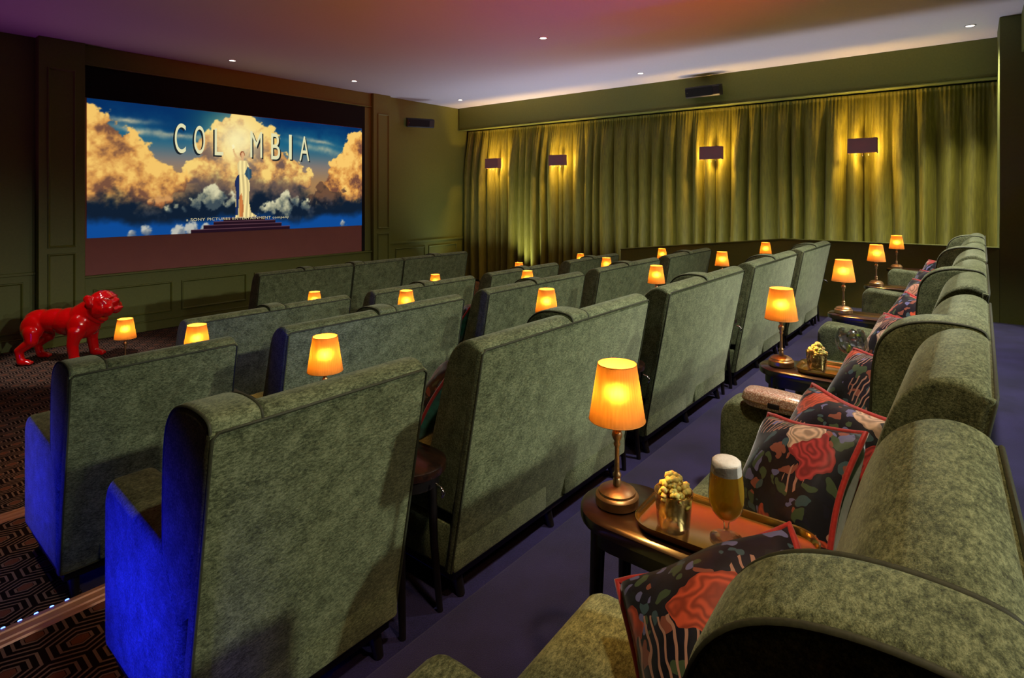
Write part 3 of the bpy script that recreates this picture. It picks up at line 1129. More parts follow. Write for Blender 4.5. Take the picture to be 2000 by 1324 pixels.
# loudspeakers ----------------------------------------------------------------
def speaker(name, loc, rot, lab):
    e = empty(name, loc)
    e.rotation_euler = rot
    tag(e, lab, 'speaker', 'black wall loudspeakers')
    mesh_obj('cabinet', prism_me('speaker_cabinet', [(-0.05, -0.085), (0.09, -0.085), (0.09, 0.085), (-0.05, 0.085), (-0.075, 0.06), (-0.075, -0.06)], -0.27, 0.27, 0.008, 2), M['black'], e)
    mesh_obj('grille', box_me('speaker_grille', -0.25, 0.17, -0.08, -0.074, -0.066, 0.066, 0.004, 1), M['black_satin'], e)
    mesh_obj('badge', box_me('speaker_badge', -0.006, 0.006, -0.083, -0.08, -0.008, 0.008, 0.001, 1), M['chrome'], e).location = (-0.235, 0, -0.0)
    mesh_obj('bracket', tube_me('speaker_bracket', [(0.0, 0.08, 0.0), (0.0, 0.16, 0.0), (0.0, 0.2, 0.0)], 0.02, 10), M['black'], e)
    return e


speaker('loudspeaker', (8.90, 3.29, 3.00), (R(12), 0, R(-90)), 'black loudspeaker on the green soffit above the curtain')
speaker('loudspeaker', (7.70, 8.50, 2.80), (R(12), 0, R(-28)), 'black loudspeaker on the olive wall right of the screen')

# ------------------------------------------------------------------ seats
DIV = 0.135        # thickness of the winged divider
back_line = lambda z: 0.161 * (1 - (z - 0.125) / 0.835)      # rear face leans back


def cushion_profile():
    top = spline([(0.004, 0.945), (0.012, 0.968), (0.045, 0.984), (0.085, 0.982), (0.125, 0.962), (0.158, 0.925), (0.185, 0.86), (0.23, 0.70), (0.275, 0.55), (0.31, 0.44)], 4)
    return top + [(0.30, 0.33), (0.15, 0.33), (back_line(0.6) + 0.018, 0.6)]


def wing_profile():
    top = spline([(0.004, 0.955), (0.012, 0.982), (0.05, 0.995), (0.12, 0.997), (0.185, 0.985), (0.235, 0.957), (0.268, 0.91), (0.282, 0.84), (0.288, 0.74), (0.29, 0.58)], 4)
    return top + [(0.29, 0.45), (0.17, 0.45), (back_line(0.7) + 0.018, 0.7)]


def arm_profile():
    top = spline([(0.24, 0.60), (0.40, 0.612), (0.56, 0.628), (0.68, 0.638), (0.715, 0.628), (0.735, 0.60), (0.742, 0.56), (0.744, 0.40), (0.742, 0.14)], 4)
    return top + [(0.735, 0.118), (0.16, 0.118), (0.16, 0.45)]


def piping_loop(pts_yz, x, off=0.0):
    return [(x, y, z) for y, z in pts_yz]


def build_seat(name, W, layout):
    """layout: 'single' (wing and arm at the left end) or 'double' (wing and arm in the middle)"""
    e = empty(name)
    fab = M['fabric']
    # flat upholstered back
    pan = [(0.161, 0.112), (0.0, 0.955), (0.022, 0.962), (0.06, 0.80), (0.19, 0.112)]
    bp = mesh_obj('back_panel', prism_me('seat_back_panel', pan, 0.0, W, 0.008, 2), fab, e)
    c = 0.006
    loop = [(c, 0.157, 0.118), (c, 0.002, 0.945), (0.02, -0.001, 0.958), (W - 0.02, -0.001, 0.958), (W - c, 0.002, 0.945), (W - c, 0.157, 0.118), (W - 0.02, 0.159, 0.112), (0.02, 0.159, 0.112)]
    pth = []
    for i in range(len(loop)):
        a, b = Vector(loop[i]), Vector(loop[(i + 1) % len(loop)])
        k = 6 if (b - a).length > 0.2 else 1
        pth += [a.lerp(b, j / k) for j in range(k)]
    mesh_obj('piping', tube_me('back_piping', pth, 0.0045, 6, closed=True), M['piping'], bp)
    if layout == 'double':
        h = (W - DIV) / 2
        seats = [(0.0, h), (h + DIV, W)]
        dv = (h, h + DIV)
    else:
        seats = [(DIV, W)]
        dv = (0.0, DIV)
    for a, b in seats:
        mesh_obj('back_cushion', soft_prism_me('seat_back_cushion', cushion_profile(), a + 0.001, b - 0.001, 0.018), fab, e)
        mesh_obj('seat_cushion', box_me('seat_cushion', a + 0.003, b - 0.003, 0.26, 0.728, 0.285, 0.455, 0.045, 4, 60), fab, e)
        mesh_obj('seat_base', box_me('seat_base', a + 0.004, b - 0.004, 0.14, 0.71, 0.118, 0.29, 0.012, 2), fab, e)
    wg = mesh_obj('wing', soft_prism_me('seat_wing', wing_profile(), dv[0], dv[1], 0.024), fab, e)
    wp = wing_profile()[:37]
    for x in (dv[0] + 0.006, dv[1] - 0.006):
        mesh_obj('piping', tube_me('wing_piping', [(x, 0.145 + (y - 0.145) * 0.965, 0.73 + (z - 0.73) * 0.978) for y, z in wp], 0.004, 6), M['piping'], wg)
    mesh_obj('armrest', soft_prism_me('seat_arm', arm_profile(), dv[0] - 0.002, dv[1] + 0.002, 0.030), fab, e)
    mesh_obj('base_rail', box_me('seat_rail', 0.02, W - 0.02, 0.165, 0.70, 0.075, 0.12, 0.004, 1), M['black_wood'], e)
    legm = None
    for x in ((0.06, W - 0.06) if layout == 'single' else (0.07, W / 2, W - 0.07)):
        for (y, dy) in ((0.20, -0.03), (0.66, 0.02)):
            bm = bmesh.new()
            tube_bm(bm, [(x, y, 0.08), (x, y + dy, 0.0)], 0.02, 8, rfun=lambda t: 0.024 - 0.008 * t)
            mesh_obj('leg', from_bm('seat_leg', bm, 50), M['black_wood'], e)
    return e


P_UNIT, W_D, W_S = 1.552, 1.302, 0.66
GAP = P_UNIT - W_D
C_ROW = [1.3217, 1.353, 1.42, 1.482]
Y_ROW = [-0.0217, 1.3456, 2.7511, 4.1478]
ROWS = ['back row', 'row two from the back', 'row three from the back', 'row four from the back', 'front row']
ORD = ['first', 'second', 'third', 'fourth', 'fifth']
proto_d = build_seat('love_seat', W_D, 'double')
proto_s = build_seat('armchair', W_S, 'single')
used = {'d': False, 's': False}


def put(proto, key, s, y, z):
    o = proto if not used[key] else copy_tree(proto)
    used[key] = True
    o.location = row_pt(s, y, z)
    o.rotation_euler = (0, 0, BETA)
    return o


seat_root = {}
for r in range(4):
    if r < 3:
        o = put(proto_s, 's', C_ROW[r] - GAP / 2 - W_S + (0.03, 0.0, 0.0)[r], Y_ROW[r], FLOOR_Z[r])
        if r == 0:      # the single seat by the camera stands a little askew
            a0 = R(2.5)
            s1 = C_ROW[0] - GAP / 2
            o.rotation_euler = (0, 0, BETA + a0)
            o.location = row_pt(s1 - W_S * math.cos(a0), Y_ROW[0] - W_S * math.sin(a0), 0)
        tag(o, ['green winged single seat nearest the camera, at the aisle end of the back row', 'green single seat lit blue at the aisle end, row two from the back',
                'green single seat lit blue at the aisle end, row three from the back'][r], 'armchair', 'single seats at the aisle')
    for k in range(1, 5):
        s0 = C_ROW[r] + (k - 1) * P_UNIT + GAP / 2
        o = put(proto_d, 'd', s0, Y_ROW[r], FLOOR_Z[r])
        tag(o, f'green winged love seat, {ORD[k - 1]} from the aisle, {ROWS[r]}', 'love seat', 'love seats in rows')
        seat_root[(r, k)] = o
for k, (s0, w) in enumerate([(3.10, 1.215), (4.325, 0.80), (5.135, 1.25)]):
    o = copy_tree(proto_d if k != 1 else proto_s)
    o.location = row_pt(s0, 6.10, FLOOR_Z[3])
    o.rotation_euler = (0, 0, BETA)
    o.scale = (w / (W_D if k != 1 else W_S), 1, 1)
    tag(o, [f'green love seat at the left end of the front row before the screen', 'green single seat between the two love seats of the front row', 'green love seat at the right end of the front row before the screen'][k], 'love seat' if k != 1 else 'armchair', 'front row seats')

# ------------------------------------------------------------------ side tables
def build_table():
    e = empty('side_table')
    L0, L1, w = 0.10, 0.842, 0.124
    def outline(off=0.0):
        pts = []
        n = 14
        for k in range(n + 1):
            a = math.pi * k / n
            pts.append(((w + off) * math.cos(a), L1 - w + (w + off) * math.sin(a)))
        for k in range(n + 1):
            a = math.pi + math.pi * k / n
            pts.append(((w + off) * math.cos(a), L0 + w + (w + off) * math.sin(a)))
        return pts
    bm = bmesh.new()
    rings = []
    for off, z in ((-0.012, 0.530), (-0.002, 0.533), (0.0, 0.545), (-0.002, 0.558), (-0.010, 0.564)):
        rings.append([bm.verts.new((x, y, z)) for x, y in outline(off)])
    n = len(rings[0])
    for a, b in zip(rings[:-1], rings[1:]):
        for i in range(n):
            bm.faces.new((a[i], a[(i + 1) % n], b[(i + 1) % n], b[i]))
    bm.faces.new(list(reversed(rings[0])))
    bm.faces.new(rings[-1])
    mesh_obj('table_top', from_bm('side_table_top', bm, 40), M['wood'], e)
    bm = bmesh.new()
    rg = [[bm.verts.new((x, y, z)) for x, y in outline(off)] for off, z in ((-0.026, 0.485), (-0.026, 0.531), (-0.05, 0.531), (-0.05, 0.485))]
    for i in range(4):
        a, b = rg[i], rg[(i + 1) % 4]
        for j in range(n):
            bm.faces.new((a[j], a[(j + 1) % n], b[(j + 1) % n], b[j]))
    mesh_obj('apron', from_bm('side_table_apron', bm, 40), M['black_wood'], e)
    for x in (-0.072, 0.072):
        for y, dy in ((0.20, -0.03), (0.765, 0.03)):
            bm = bmesh.new()
            tube_bm(bm, [(x, y, 0.53), (x * 1.06, y + dy * 0.3, 0.25), (x * 1.2, y + dy, 0.0)], 0.015, 8, rfun=lambda t: 0.019 - 0.007 * t)
            mesh_obj('leg', from_bm('side_table_leg', bm, 50), M['black_wood'], e)
    mesh_obj('bag_hook', tube_me('bag_hook', [(0.0, 0.098, 0.515), (0.0, 0.075, 0.51), (0.0, 0.06, 0.495), (0.0, 0.068, 0.48)], 0.005, 6), M['chrome'], e)
    return e


def build_lamp():
    e = empty('table_lamp')
    base = [(0.004, 0.0), (0.050, 0.0), (0.053, 0.003), (0.053, 0.022), (0.050, 0.026), (0.046, 0.028), (0.045, 0.033), (0.034, 0.040), (0.013, 0.044), (0.004, 0.045)]
    mesh_obj('base', lathe_me('lamp_base', base, 36, 35), M['brass'], e)
    stem = [(0.010, 0.043), (0.010, 0.058), (0.0075, 0.062), (0.0105, 0.066), (0.0105, 0.071), (0.007, 0.075), (0.0062, 0.08), (0.0055, 0.135), (0.0075, 0.138), (0.009, 0.143), (0.0065, 0.148), (0.011, 0.156), (0.0135, 0.164), (0.011, 0.172), (0.0065, 0.178), (0.009, 0.184), (0.017, 0.196), (0.020, 0.201), (0.004, 0.204)]
    mesh_obj('stem', lathe_me('lamp_stem', stem, 20, 60), M['brass'], e)
    n = 144
    rip = lambda k: 1.0 + 0.011 * (1 if k % 3 == 1 else (-0.6 if k % 3 == 0 else 0))
    sh = mesh_obj('shade', lathe_me('lamp_shade', [(0.0685, 0.2015), (0.0640, 0.230), (0.0580, 0.268), (0.0520, 0.305), (0.0475, 0.333)], n, 70, False, rip), M['shade'], e)
    for r, z in ((0.0690, 0.2015), (0.0478, 0.333)):
        mesh_obj('rim', tube_me('shade_rim', [(r * math.cos(a), r * math.sin(a), z) for a in [2 * math.pi * k / 48 for k in range(48)]], 0.0011, 5, closed=True), M['rim'], sh)
    mesh_obj('bulb', lathe_me('lamp_bulb', [(0.003, 0.203), (0.010, 0.208), (0.016, 0.228), (0.012, 0.245), (0.003, 0.25)], 14), M['lamp_bulb'], e)
    return e


M['rim'] = simple('amber_rim', lin(214, 140, 60), 0.7)
M['lamp_bulb'] = emis('amber_bulb', (1.0, 0.55, 0.12, 1), 10)
LAMP_COL = (1.0, 0.50, 0.11)
LAMP_W = 10.0
pt, pl = build_table(), build_lamp()
first = True
for r in range(4):
    for k in range(5):
        s = C_ROW[r] + k * P_UNIT
        t = pt if first else copy_tree(pt)
        l = pl if first else copy_tree(pl)
        first = False
        t.location = row_pt(s, Y_ROW[r], FLOOR_Z[r])
        t.rotation_euler = (0, 0, BETA)
        tag(t, f'dark rounded side table, {ORD[k]} from the aisle, {ROWS[r]}', 'side table', 'side tables between the seats')
        lp = row_pt(s - 0.014, Y_ROW[r] + 0.745, FLOOR_Z[r] + 0.564)
        l.scale = (1.03, 1.03, 1.075)
        l.location = lp
        l.rotation_euler = (0, 0, (k * 5 + r) * 0.7)
        tag(l, f'brass lamp with amber pleated shade, {ORD[k]} from the aisle, {ROWS[r]}', 'table lamp', 'lit table lamps on the side tables')
        light('POINT', 'table_lamp_glow', (lp[0], lp[1], lp[2] + 0.283), LAMP_W, LAMP_COL, shadow_soft_size=0.016)

# ------------------------------------------------------------------ scatter cushions
def build_pillow():
    e = empty('scatter_cushion')
    n, S, T = 22, 0.35, 0.095
    def pt(u, v, side):
        k = (1 - u * u) * (1 - v * v)
        th = T * (max(0, k) ** 0.42)
        px = u * (1 - 0.07 * (1 - v * v)) * S / 2
        pz = v * (1 - 0.07 * (1 - u * u)) * S / 2
        return (px, side * th + 0.006 * math.sin(5 * u + 3 * v), pz)
    for side, nm, mt in ((1, 'front_cover', M['floral']), (-1, 'back_cover', M['teal'])):
        bm = bmesh.new()
        g = [[bm.verts.new(pt(-1 + 2 * i / n, -1 + 2 * j / n, side)) for i in range(n + 1)] for j in range(n + 1)]
        for j in range(n):
            for i in range(n):
                q = (g[j][i], g[j][i + 1], g[j + 1][i + 1], g[j + 1][i])
                bm.faces.new(q if side < 0 else tuple(reversed(q)))
        me = bpy.data.meshes.new('cushion_' + nm)
        bm.to_mesh(me)
        bm.free()
        for p in me.polygons:
            p.use_smooth = True
        mesh_obj(nm, me, mt, e)
    path = []
    for (u0, v0, u1, v1) in ((-1, -1, 1, -1), (1, -1, 1, 1), (1, 1, -1, 1), (-1, 1, -1, -1)):
        for k in range(12):
            t = k / 12
            p = pt(u0 + (u1 - u0) * t, v0 + (v1 - v0) * t, 1)
            path.append(p)
    mesh_obj('piping', tube_me('cushion_piping', path, 0.0075, 8, closed=True), M['red_piping'], e)
    return e


pp = build_pillow()
pillows = [
    # row, s, y, z, tilt back, yaw, roll, label
    (0, 0.955, 0.340, 0.595, 53, 72, 50, 'floral cushion on the single seat nearest the camera'),
    (0, 1.63, 0.405, 0.590, 30, 44, 16, 'floral cushion with pale fern nearest the beer glass'),
    (0, 1.80, 0.365, 0.615, 28, 40, 4, 'floral cushion with orange rose leaning behind the fern cushion'),
    (0, 2.42, 0.345, 0.615, 30, 38, 8, 'blue floral cushion just beyond the glittering clutch bag'),
    (0, 3.28, 0.345, 0.615, 30, 38, 6, 'floral cushion just beyond the gin glass'),
    (0, 3.95, 0.345, 0.615, 30, 38, -5, 'floral cushion on the far seat of the second love seat, back row'),
    (0, 4.85, 0.345, 0.615, 30, 38, 6, 'floral cushion on the near seat of the third love seat, back row'),
    (0, 5.50, 0.345, 0.615, 30, 38, 6, 'floral cushion on the far seat of the third love seat, back row'),
    (0, 6.45, 0.345, 0.615, 30, 38, 6, 'floral cushion on the near seat of the last love seat, back row'),
    (1, 1.72, 0.42, 0.655, 30, 20, 4, 'shaded floral cushion peeping out beside the nearest dark side table'),
    (2, 3.30, 0.42, 0.655, 30, 20, 4, 'shaded floral cushion peeping out in the third row from the back'),
]
for i, (r, s, y, z, tilt, yaw, roll, lab) in enumerate(pillows):
    o = pp if i == 0 else copy_tree(pp)
    o.location = row_pt(s, Y_ROW[r] + y, FLOOR_Z[r] + z)
    o.rotation_mode = 'QUATERNION'
    m = Matrix.Rotation(R(yaw) + BETA, 3, 'Z') @ Matrix.Rotation(R(tilt), 3, 'X') @ Matrix.Rotation(R(roll), 3, 'Y')
    o.rotation_quaternion = m.to_quaternion()
    tag(o, lab, 'cushion', 'floral scatter cushions')

# ------------------------------------------------------------------ trays, snacks and drinks
def tray_me():
    L, w, rr = 0.19, 0.106, 0.06
    def outline(off):
        pts = []
        for cx, cy, a0 in ((w - rr, L - rr, 0), (-(w - rr), L - rr, 90), (-(w - rr), -(L - rr), 180), (w - rr, -(L - rr), 270)):
            for k in range(9):
                a = R(a0 + 90 * k / 8)
                pts.append((cx + (rr + off) * math.cos(a), cy + (rr + off) * math.sin(a)))
        return pts
    bm = bmesh.new()
    rings = [[bm.verts.new((x, y, z)) for x, y in outline(off)] for off, z in ((-0.010, 0.0), (-0.004, 0.004), (0.0, 0.020), (0.003, 0.022), (0.0, 0.0195), (-0.006, 0.006), (-0.012, 0.003))]
    n = len(rings[0])
    for a, b in zip(rings[:-1], rings[1:]):
        for i in range(n):
            bm.faces.new((a[i], a[(i + 1) % n], b[(i + 1) % n], b[i]))
    bm.faces.new(list(reversed(rings[0])))
    bm.faces.new(rings[-1])
    return from_bm('serving_tray', bm, 35)


def popcorn_me(seed, r=0.038, h=0.075):
    rng = random.Random(seed)
    bm = bmesh.new()
    for k in range(105):
        a = rng.uniform(0, 2 * math.pi)
        z = 0.024 + (h + 0.02) * rng.random()
        lim = (0.022 + 0.011 * z / h) if z < h else 0.036 * (1 - ((z - h) / 0.045) ** 2)
        q = lim * math.sqrt(rng.random())
        c = Vector((q * math.cos(a), q * math.sin(a), z))
        for j in range(4):
            off = Vector((rng.uniform(-1, 1), rng.uniform(-1, 1), rng.uniform(-1, 1))).normalized() * 0.0075
            res = bmesh.ops.create_icosphere(bm, subdivisions=1, radius=rng.uniform(0.0062, 0.0105))
            bmesh.ops.translate(bm, verts=res['verts'], vec=c + off)
    return from_bm('popcorn', bm, 80)


def build_tumbler():
    e = empty('glass_tumbler')
    mesh_obj('tumbler_wall', lathe_me('tumbler_wall', [(0.001, 0.0), (0.034, 0.0), (0.037, 0.004), (0.0445, 0.085), (0.0435, 0.086), (0.0425, 0.085), (0.036, 0.010), (0.001, 0.010)], 40, 50, False), M['glass'], e)
    bm = bmesh.new()
    tube_bm(bm, [(0.0438 * math.cos(a), 0.0438 * math.sin(a), 0.086) for a in [2 * math.pi * k / 40 for k in range(40)]], 0.0009, 6, closed=True)
    mesh_obj('rim', from_bm('tumbler_rim', bm, 60), M['copper_tray'], e)
    return e


def build_beer():
    e = empty('beer_glass')
    outer = [(0.001, 0.0), (0.034, 0.0), (0.036, 0.003), (0.028, 0.007), (0.010, 0.013), (0.0065, 0.020), (0.006, 0.034), (0.0085, 0.042), (0.020, 0.050), (0.032, 0.065), (0.0385, 0.086), (0.0395, 0.105), (0.0375, 0.135), (0.033, 0.168), (0.0325, 0.178)]
    mesh_obj('glass_bowl', lathe_me('beer_glass_bowl', outer, 44, 50, False), M['glass'], e)
    liq = [(0.001, 0.046), (0.012, 0.048), (0.019, 0.0525), (0.0305, 0.0665), (0.037, 0.087), (0.0380, 0.105), (0.0360, 0.135), (0.0338, 0.152), (0.001, 0.152)]
    mesh_obj('beer', lathe_me('beer', liq, 40, 50), M['beer'], e)
    foam = [(0.001, 0.1522), (0.0337, 0.1522), (0.0318, 0.168), (0.0312, 0.178), (0.027, 0.1825), (0.012, 0.184), (0.001, 0.184)]
    mesh_obj('foam', lathe_me('beer_foam', foam, 40, 60), M['foam'], e)
    bm = bmesh.new()
    rng = random.Random(3)
    for k in range(60):
        a = rng.uniform(0, 6.28)
        z = rng.uniform(0.06, 0.15)
        rad = 0.036 * (0.75 + 0.22 * rng.random()) * (1.0 if z > 0.08 else 0.8)
        res = bmesh.ops.create_icosphere(bm, subdivisions=1, radius=rng.uniform(0.0006, 0.0012))
        bmesh.ops.translate(bm, verts=res['verts'], vec=(rad * math.cos(a), rad * math.sin(a), z))
    o = mesh_obj('bubbles', from_bm('beer_bubbles', bm, 80), M['foam'], e)
    o['kind'] = 'stuff'
    return e


def build_gin():
    e = empty('balloon_glass')
    outer = [(0.001, 0.0), (0.034, 0.0), (0.036, 0.002), (0.02, 0.006), (0.006, 0.011), (0.0042, 0.02), (0.004, 0.072), (0.008, 0.078), (0.03, 0.086), (0.052, 0.102), (0.063, 0.125), (0.064, 0.142), (0.059, 0.165), (0.051, 0.184), (0.049, 0.19)]
    mesh_obj('glass_bowl', lathe_me('balloon_glass_bowl', outer, 44, 50, False), M['glass'], e)
    return e


def cube_ice(seed):
    rng = random.Random(seed)
    bm = bmesh.new()
    bm_box(bm, -0.015, 0.015, -0.014, 0.014, -0.013, 0.013)
    bmesh.ops.bevel(bm, geom=list(bm.edges), offset=0.004, segments=2, profile=0.5, affect='EDGES')
    for v in bm.verts:
        v.co += Vector((rng.uniform(-1, 1), rng.uniform(-1, 1), rng.uniform(-1, 1))) * 0.0012
    return from_bm('ice_cube', bm, 60)


def lime_wedge():
    e = empty('lime_wedge')
    n = 12
    bm = bmesh.new()
    pts = [(0.026 * math.cos(R(-65 + 130 * k / n)), 0.026 * math.sin(R(-65 + 130 * k / n))) for k in range(n + 1)]
    a = [bm.verts.new((x - 0.012, -0.004, z)) for x, z in pts]
    b = [bm.verts.new((x - 0.012, 0.004, z)) for x, z in pts]
    c0, c1 = bm.verts.new((-0.012, -0.004, 0)), bm.verts.new((-0.012, 0.004, 0))
    bm.faces.new([c0] + a)
    bm.faces.new([c1] + list(reversed(b)))
    bm.faces.new((c0, c1, b[0], a[0]))
    bm.faces.new((c0, a[-1], b[-1], c1))
    mesh_obj('flesh', from_bm('lime_flesh', bm, 40), M['lime'], e)
    bm = bmesh.new()
    ins = [(0.0262 * math.cos(R(-65 + 130 * k / n)) - 0.012, 0.0262 * math.sin(R(-65 + 130 * k / n))) for k in range(n + 1)]
    tube_bm(bm, [(x, 0.0, z) for x, z in ins], 0.0052, 8)
    mesh_obj('rind', from_bm('lime_rind', bm, 60), M['lime_rind'], e)
    return e


ty = 0.585
TOPZ = 0.5645
tr = tray_me()
for k, (s, y, rz, lab) in enumerate([(1.335, 0.462, 0.03, 'polished brass tray holding popcorn and a glass of beer'), (2.885, 0.462, 0.02, 'polished brass tray holding popcorn and a gin glass')]):
    o = mesh_obj('serving_tray', tr, M['copper_tray'], None, row_pt(s, y, TOPZ), (0, 0, rz))
    tag(o, lab, 'tray', 'brass serving trays')
tz = TOPZ + 0.0032
tum = build_tumbler()
tum.location = row_pt(1.293, 0.565, tz)
tag(tum, 'glass tumbler of popcorn on the tray beside the beer', 'tumbler', 'popcorn tumblers')
o = mesh_obj('popcorn', popcorn_me(5), M['popcorn'], None, row_pt(1.293, 0.565, tz))
tag(o, 'buttery popcorn heaped in the tumbler beside the beer', 'popcorn', kind='stuff')
tum2 = copy_tree(tum)
tum2.location = row_pt(2.862, 0.575, tz)
tag(tum2, 'glass tumbler of popcorn on the tray beside the gin glass', 'tumbler', 'popcorn tumblers')
o = mesh_obj('popcorn', popcorn_me(9), M['popcorn'], None, row_pt(2.862, 0.575, tz))
tag(o, 'buttery popcorn heaped in the tumbler beside the gin glass', 'popcorn', kind='stuff')
b = build_beer()
b.location = row_pt(1.325, 0.452, tz)
tag(b, 'stemmed glass of golden beer with white foam', 'beer glass')
g = build_gin()
gl = row_pt(2.925, 0.450, tz)
g.location = gl
tag(g, 'large balloon gin glass with ice and lime', 'gin glass')
rng = random.Random(21)
spots_i = [(0.0, 0.0, 0.108), (0.026, 0.010, 0.122), (-0.026, 0.012, 0.126), (0.004, -0.03, 0.132), (0.010, 0.03, 0.146), (0.034, -0.014, 0.150), (-0.014, -0.010, 0.158), (0.028, 0.026, 0.150), (-0.034, -0.018, 0.146), (0.012, -0.004, 0.172)]
for k, (dx, dy, dz) in enumerate(spots_i):
    o = mesh_obj('ice_cube', cube_ice(k), M['ice'], None, (gl[0] + dx, gl[1] + dy, gl[2] + dz), (rng.uniform(0, 3), rng.uniform(0, 3), rng.uniform(0, 3)))
    tag(o, 'clear ice cube inside the balloon gin glass', 'ice cube', 'ice cubes in the gin glass')
for k, (dx, dy, dz, rot, lab) in enumerate([(-0.036, 0.004, 0.118, (R(20), R(35), R(38)), 'lower green lime wedge in the gin glass'), (0.0, -0.01, 0.166, (R(80), R(10), R(20)), 'upper lime wedge floating on the ice in the gin glass')]):
    o = lime_wedge()
    o.location = (gl[0] + dx, gl[1] + dy, gl[2] + dz)
    o.rotation_euler = rot
    tag(o, lab, 'lime wedge', 'lime wedges')

# clutch bag on the armrest
def superbox(a, b, c, z0, z1, n=40, m=10, p=3.2):
    bm = bmesh.new()
    rings = []
    for j in range(m + 1):
        t = -1 + 2 * j / m
        k = max(0.0, 1 - abs(t) ** 2.6) ** (1 / 2.6)
        k = 0.55 + 0.45 * k if abs(t) < 1 else 0.5
        z = c * t
        rg = []
        for i in range(n):
            th = 2 * math.pi * i / n
            cx, sx = math.cos(th), math.sin(th)
            x = a * k * math.copysign(abs(cx) ** (2 / p), cx)
            y = b * k * math.copysign(abs(sx) ** (2 / p), sx)
            rg.append(bm.verts.new((x, y, z)))
        rings.append(rg)
    for j in range(m):
        for i in range(n):
            bm.faces.new((rings[j][i], rings[j][(i + 1) % n], rings[j + 1][(i + 1) % n], rings[j + 1][i]))
    bm.faces.new(list(reversed(rings[0])))
    bm.faces.new(rings[-1])
    return from_bm('clutch_shell', bm, 70)


cl = empty('clutch_bag', row_pt(2.055, 0.535, 0.664), 0)
cl.rotation_euler = (R(2), R(-3), R(95))
tag(cl, 'sparkling rose gold clutch bag lying on the green armrest', 'clutch bag')
mesh_obj('shell', superbox(0.105, 0.055, 0.031, 0, 0), M['glitter'], cl)
bm = bmesh.new()
pth = []
for i in range(48):
    th = 2 * math.pi * i / 48
    cx, sx = math.cos(th), math.sin(th)
    pth.append((0.1055 * math.copysign(abs(cx) ** (2 / 3.2), cx), 0.0555 * math.copysign(abs(sx) ** (2 / 3.2), sx), -0.006))
tube_bm(bm, pth, 0.0022, 6, closed=True)
mesh_obj('frame_rim', from_bm('clutch_rim', bm, 60), M['brass'], cl)
mesh_obj('clasp', box_me('clutch_clasp', -0.018, 0.018, 0.052, 0.060, -0.014, 0.003, 0.003, 2), M['black'], cl)

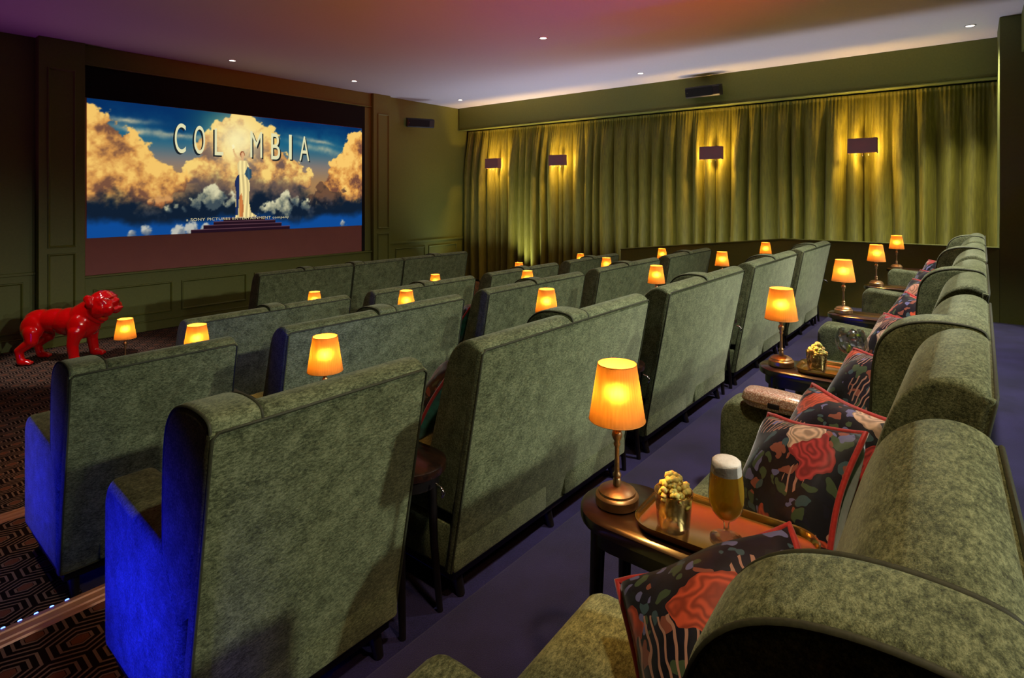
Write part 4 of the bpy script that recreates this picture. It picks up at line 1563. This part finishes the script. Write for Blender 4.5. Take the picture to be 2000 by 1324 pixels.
# ------------------------------------------------------------------ red bulldog statue
def build_dog():
    bm = bmesh.new()

    def ell(c, r, rot=None):
        res = bmesh.ops.create_icosphere(bm, subdivisions=3, radius=1.0)
        m = Matrix.Translation(c) @ (rot.to_4x4() if rot else Matrix.Identity(4)) @ Matrix.Diagonal((r[0], r[1], r[2], 1))
        bmesh.ops.transform(bm, matrix=m, verts=res['verts'])

    def cap(p, q, r0, r1, n=7):
        p, q = Vector(p), Vector(q)
        for k in range(n + 1):
            t = k / n
            rr = r0 + (r1 - r0) * t
            ell(p.lerp(q, t), (rr, rr, rr))
    # trunk
    ell((0.0, 0, 0.43), (0.19, 0.185, 0.185))
    ell((-0.12, 0, 0.450), (0.22, 0.170, 0.165))
    ell((-0.30, 0, 0.470), (0.22, 0.145, 0.135))
    ell((-0.46, 0, 0.475), (0.17, 0.14, 0.125))
    cap((-0.56, 0, 0.53), (-0.62, 0, 0.50), 0.03, 0.018, 3)
    # neck with folds
    cap((0.02, 0, 0.50), (0.20, 0, 0.64), 0.165, 0.135, 6)
    for t in (0.25, 0.5, 0.75):
        c = Vector((0.05, 0, 0.49)).lerp(Vector((0.20, 0, 0.60)), t)
        ell(c, (0.035, 0.165 - 0.02 * t, 0.165), Matrix.Rotation(R(-38), 3, 'Y'))
    # head
    ell((0.225, 0, 0.670), (0.155, 0.160, 0.135))
    ell((0.27, 0.07, 0.705), (0.07, 0.055, 0.045))
    ell((0.27, -0.07, 0.705), (0.07, 0.055, 0.045))
    ell((0.325, 0, 0.650), (0.072, 0.115, 0.070))
    ell((0.385, 0, 0.684), (0.022, 0.036, 0.026))
    for s in (-1, 1):
        ell((0.315, s * 0.095, 0.595), (0.080, 0.048, 0.085))
        ell((0.23, s * 0.12, 0.60), (0.09, 0.05, 0.10))
        ell((0.135, s * 0.145, 0.725), (0.050, 0.034, 0.050))
        ell((0.160, s * 0.175, 0.680), (0.036, 0.018, 0.055))
        ell((0.315, s * 0.062, 0.705), (0.02, 0.02, 0.016))
        # wrinkles on cheek and brow
        ell((0.285, s * 0.115, 0.66), (0.05, 0.018, 0.014), Matrix.Rotation(R(30), 3, 'Y'))
        ell((0.215, s * 0.13, 0.69), (0.05, 0.018, 0.014), Matrix.Rotation(R(-30), 3, 'Y'))
    ell((0.36, 0, 0.585), (0.07, 0.085, 0.030))
    ell((0.415, 0, 0.602), (0.034, 0.042, 0.018))
    for k in range(4):
        ell((0.24 + 0.035 * k, 0, 0.785 - 0.018 * k), (0.018, 0.10, 0.014))
    # legs
    for s in (-1, 1):
        ell((0.02, s * 0.15, 0.40), (0.105, 0.075, 0.15))
        cap((0.02, s * 0.175, 0.36), (0.00, s * 0.195, 0.22), 0.078, 0.060)
        cap((0.00, s * 0.195, 0.22), (0.02, s * 0.20, 0.06), 0.060, 0.052)
        ell((0.055, s * 0.20, 0.038), (0.080, 0.062, 0.040))
        for k in (-1, 0, 1):
            ell((0.118, s * 0.20 + k * 0.030, 0.026), (0.026, 0.017, 0.024))
        ell((-0.49, s * 0.10, 0.40), (0.125, 0.075, 0.15))
        cap((-0.48, s * 0.125, 0.36), (-0.46, s * 0.15, 0.26), 0.088, 0.066)
        cap((-0.46, s * 0.15, 0.26), (-0.59, s * 0.16, 0.165), 0.062, 0.046)
        cap((-0.59, s * 0.16, 0.165), (-0.565, s * 0.165, 0.05), 0.044, 0.042)
        ell((-0.53, s * 0.165, 0.034), (0.075, 0.055, 0.036))
        for k in (-1, 0, 1):
            ell((-0.468, s * 0.165 + k * 0.027, 0.024), (0.024, 0.016, 0.022))
    me = bpy.data.meshes.new('dog_parts')
    bm.to_mesh(me)
    bm.free()
    ob = bpy.data.objects.new('dog_parts', me)
    COL.objects.link(ob)
    rm = ob.modifiers.new('remesh', 'REMESH')
    rm.mode = 'VOXEL'
    rm.voxel_size = 0.009
    sm = ob.modifiers.new('smooth', 'SMOOTH')
    sm.factor = 0.5
    sm.iterations = 5
    bpy.context.view_layer.update()
    out = bpy.data.meshes.new_from_object(ob.evaluated_get(bpy.context.evaluated_depsgraph_get()))
    out.name = 'bulldog_body'
    bpy.data.objects.remove(ob)
    for v in out.vertices:
        p = v.co
        if p.x > 0.10 and p.z > 0.55:
            v.co += v.normal * 0.006 * mnoise.noise(p * 26)
    mz = min(v.co.z for v in out.vertices)
    for v in out.vertices:
        v.co.z -= mz
    for p in out.polygons:
        p.use_smooth = True
    return out


dog = empty('bulldog_statue', (2.03, 7.745, FLOOR_Z[3]), R(-43.5))
tag(dog, 'glossy red bulldog statue standing on the patterned carpet below the screen', 'statue')
dog.scale = (0.93, 0.93, 0.96)
dog.location = (2.00, 7.76, FLOOR_Z[3])
mesh_obj('body', build_dog(), M['red'], dog)
eye = lathe_me('dog_eye', [(0.001, -0.009), (0.007, -0.006), (0.009, 0.0), (0.007, 0.006), (0.001, 0.009)], 12)
for s in (-1, 1):
    mesh_obj('eye', eye, M['red'], dog).location = (0.338, s * 0.064, 0.700)
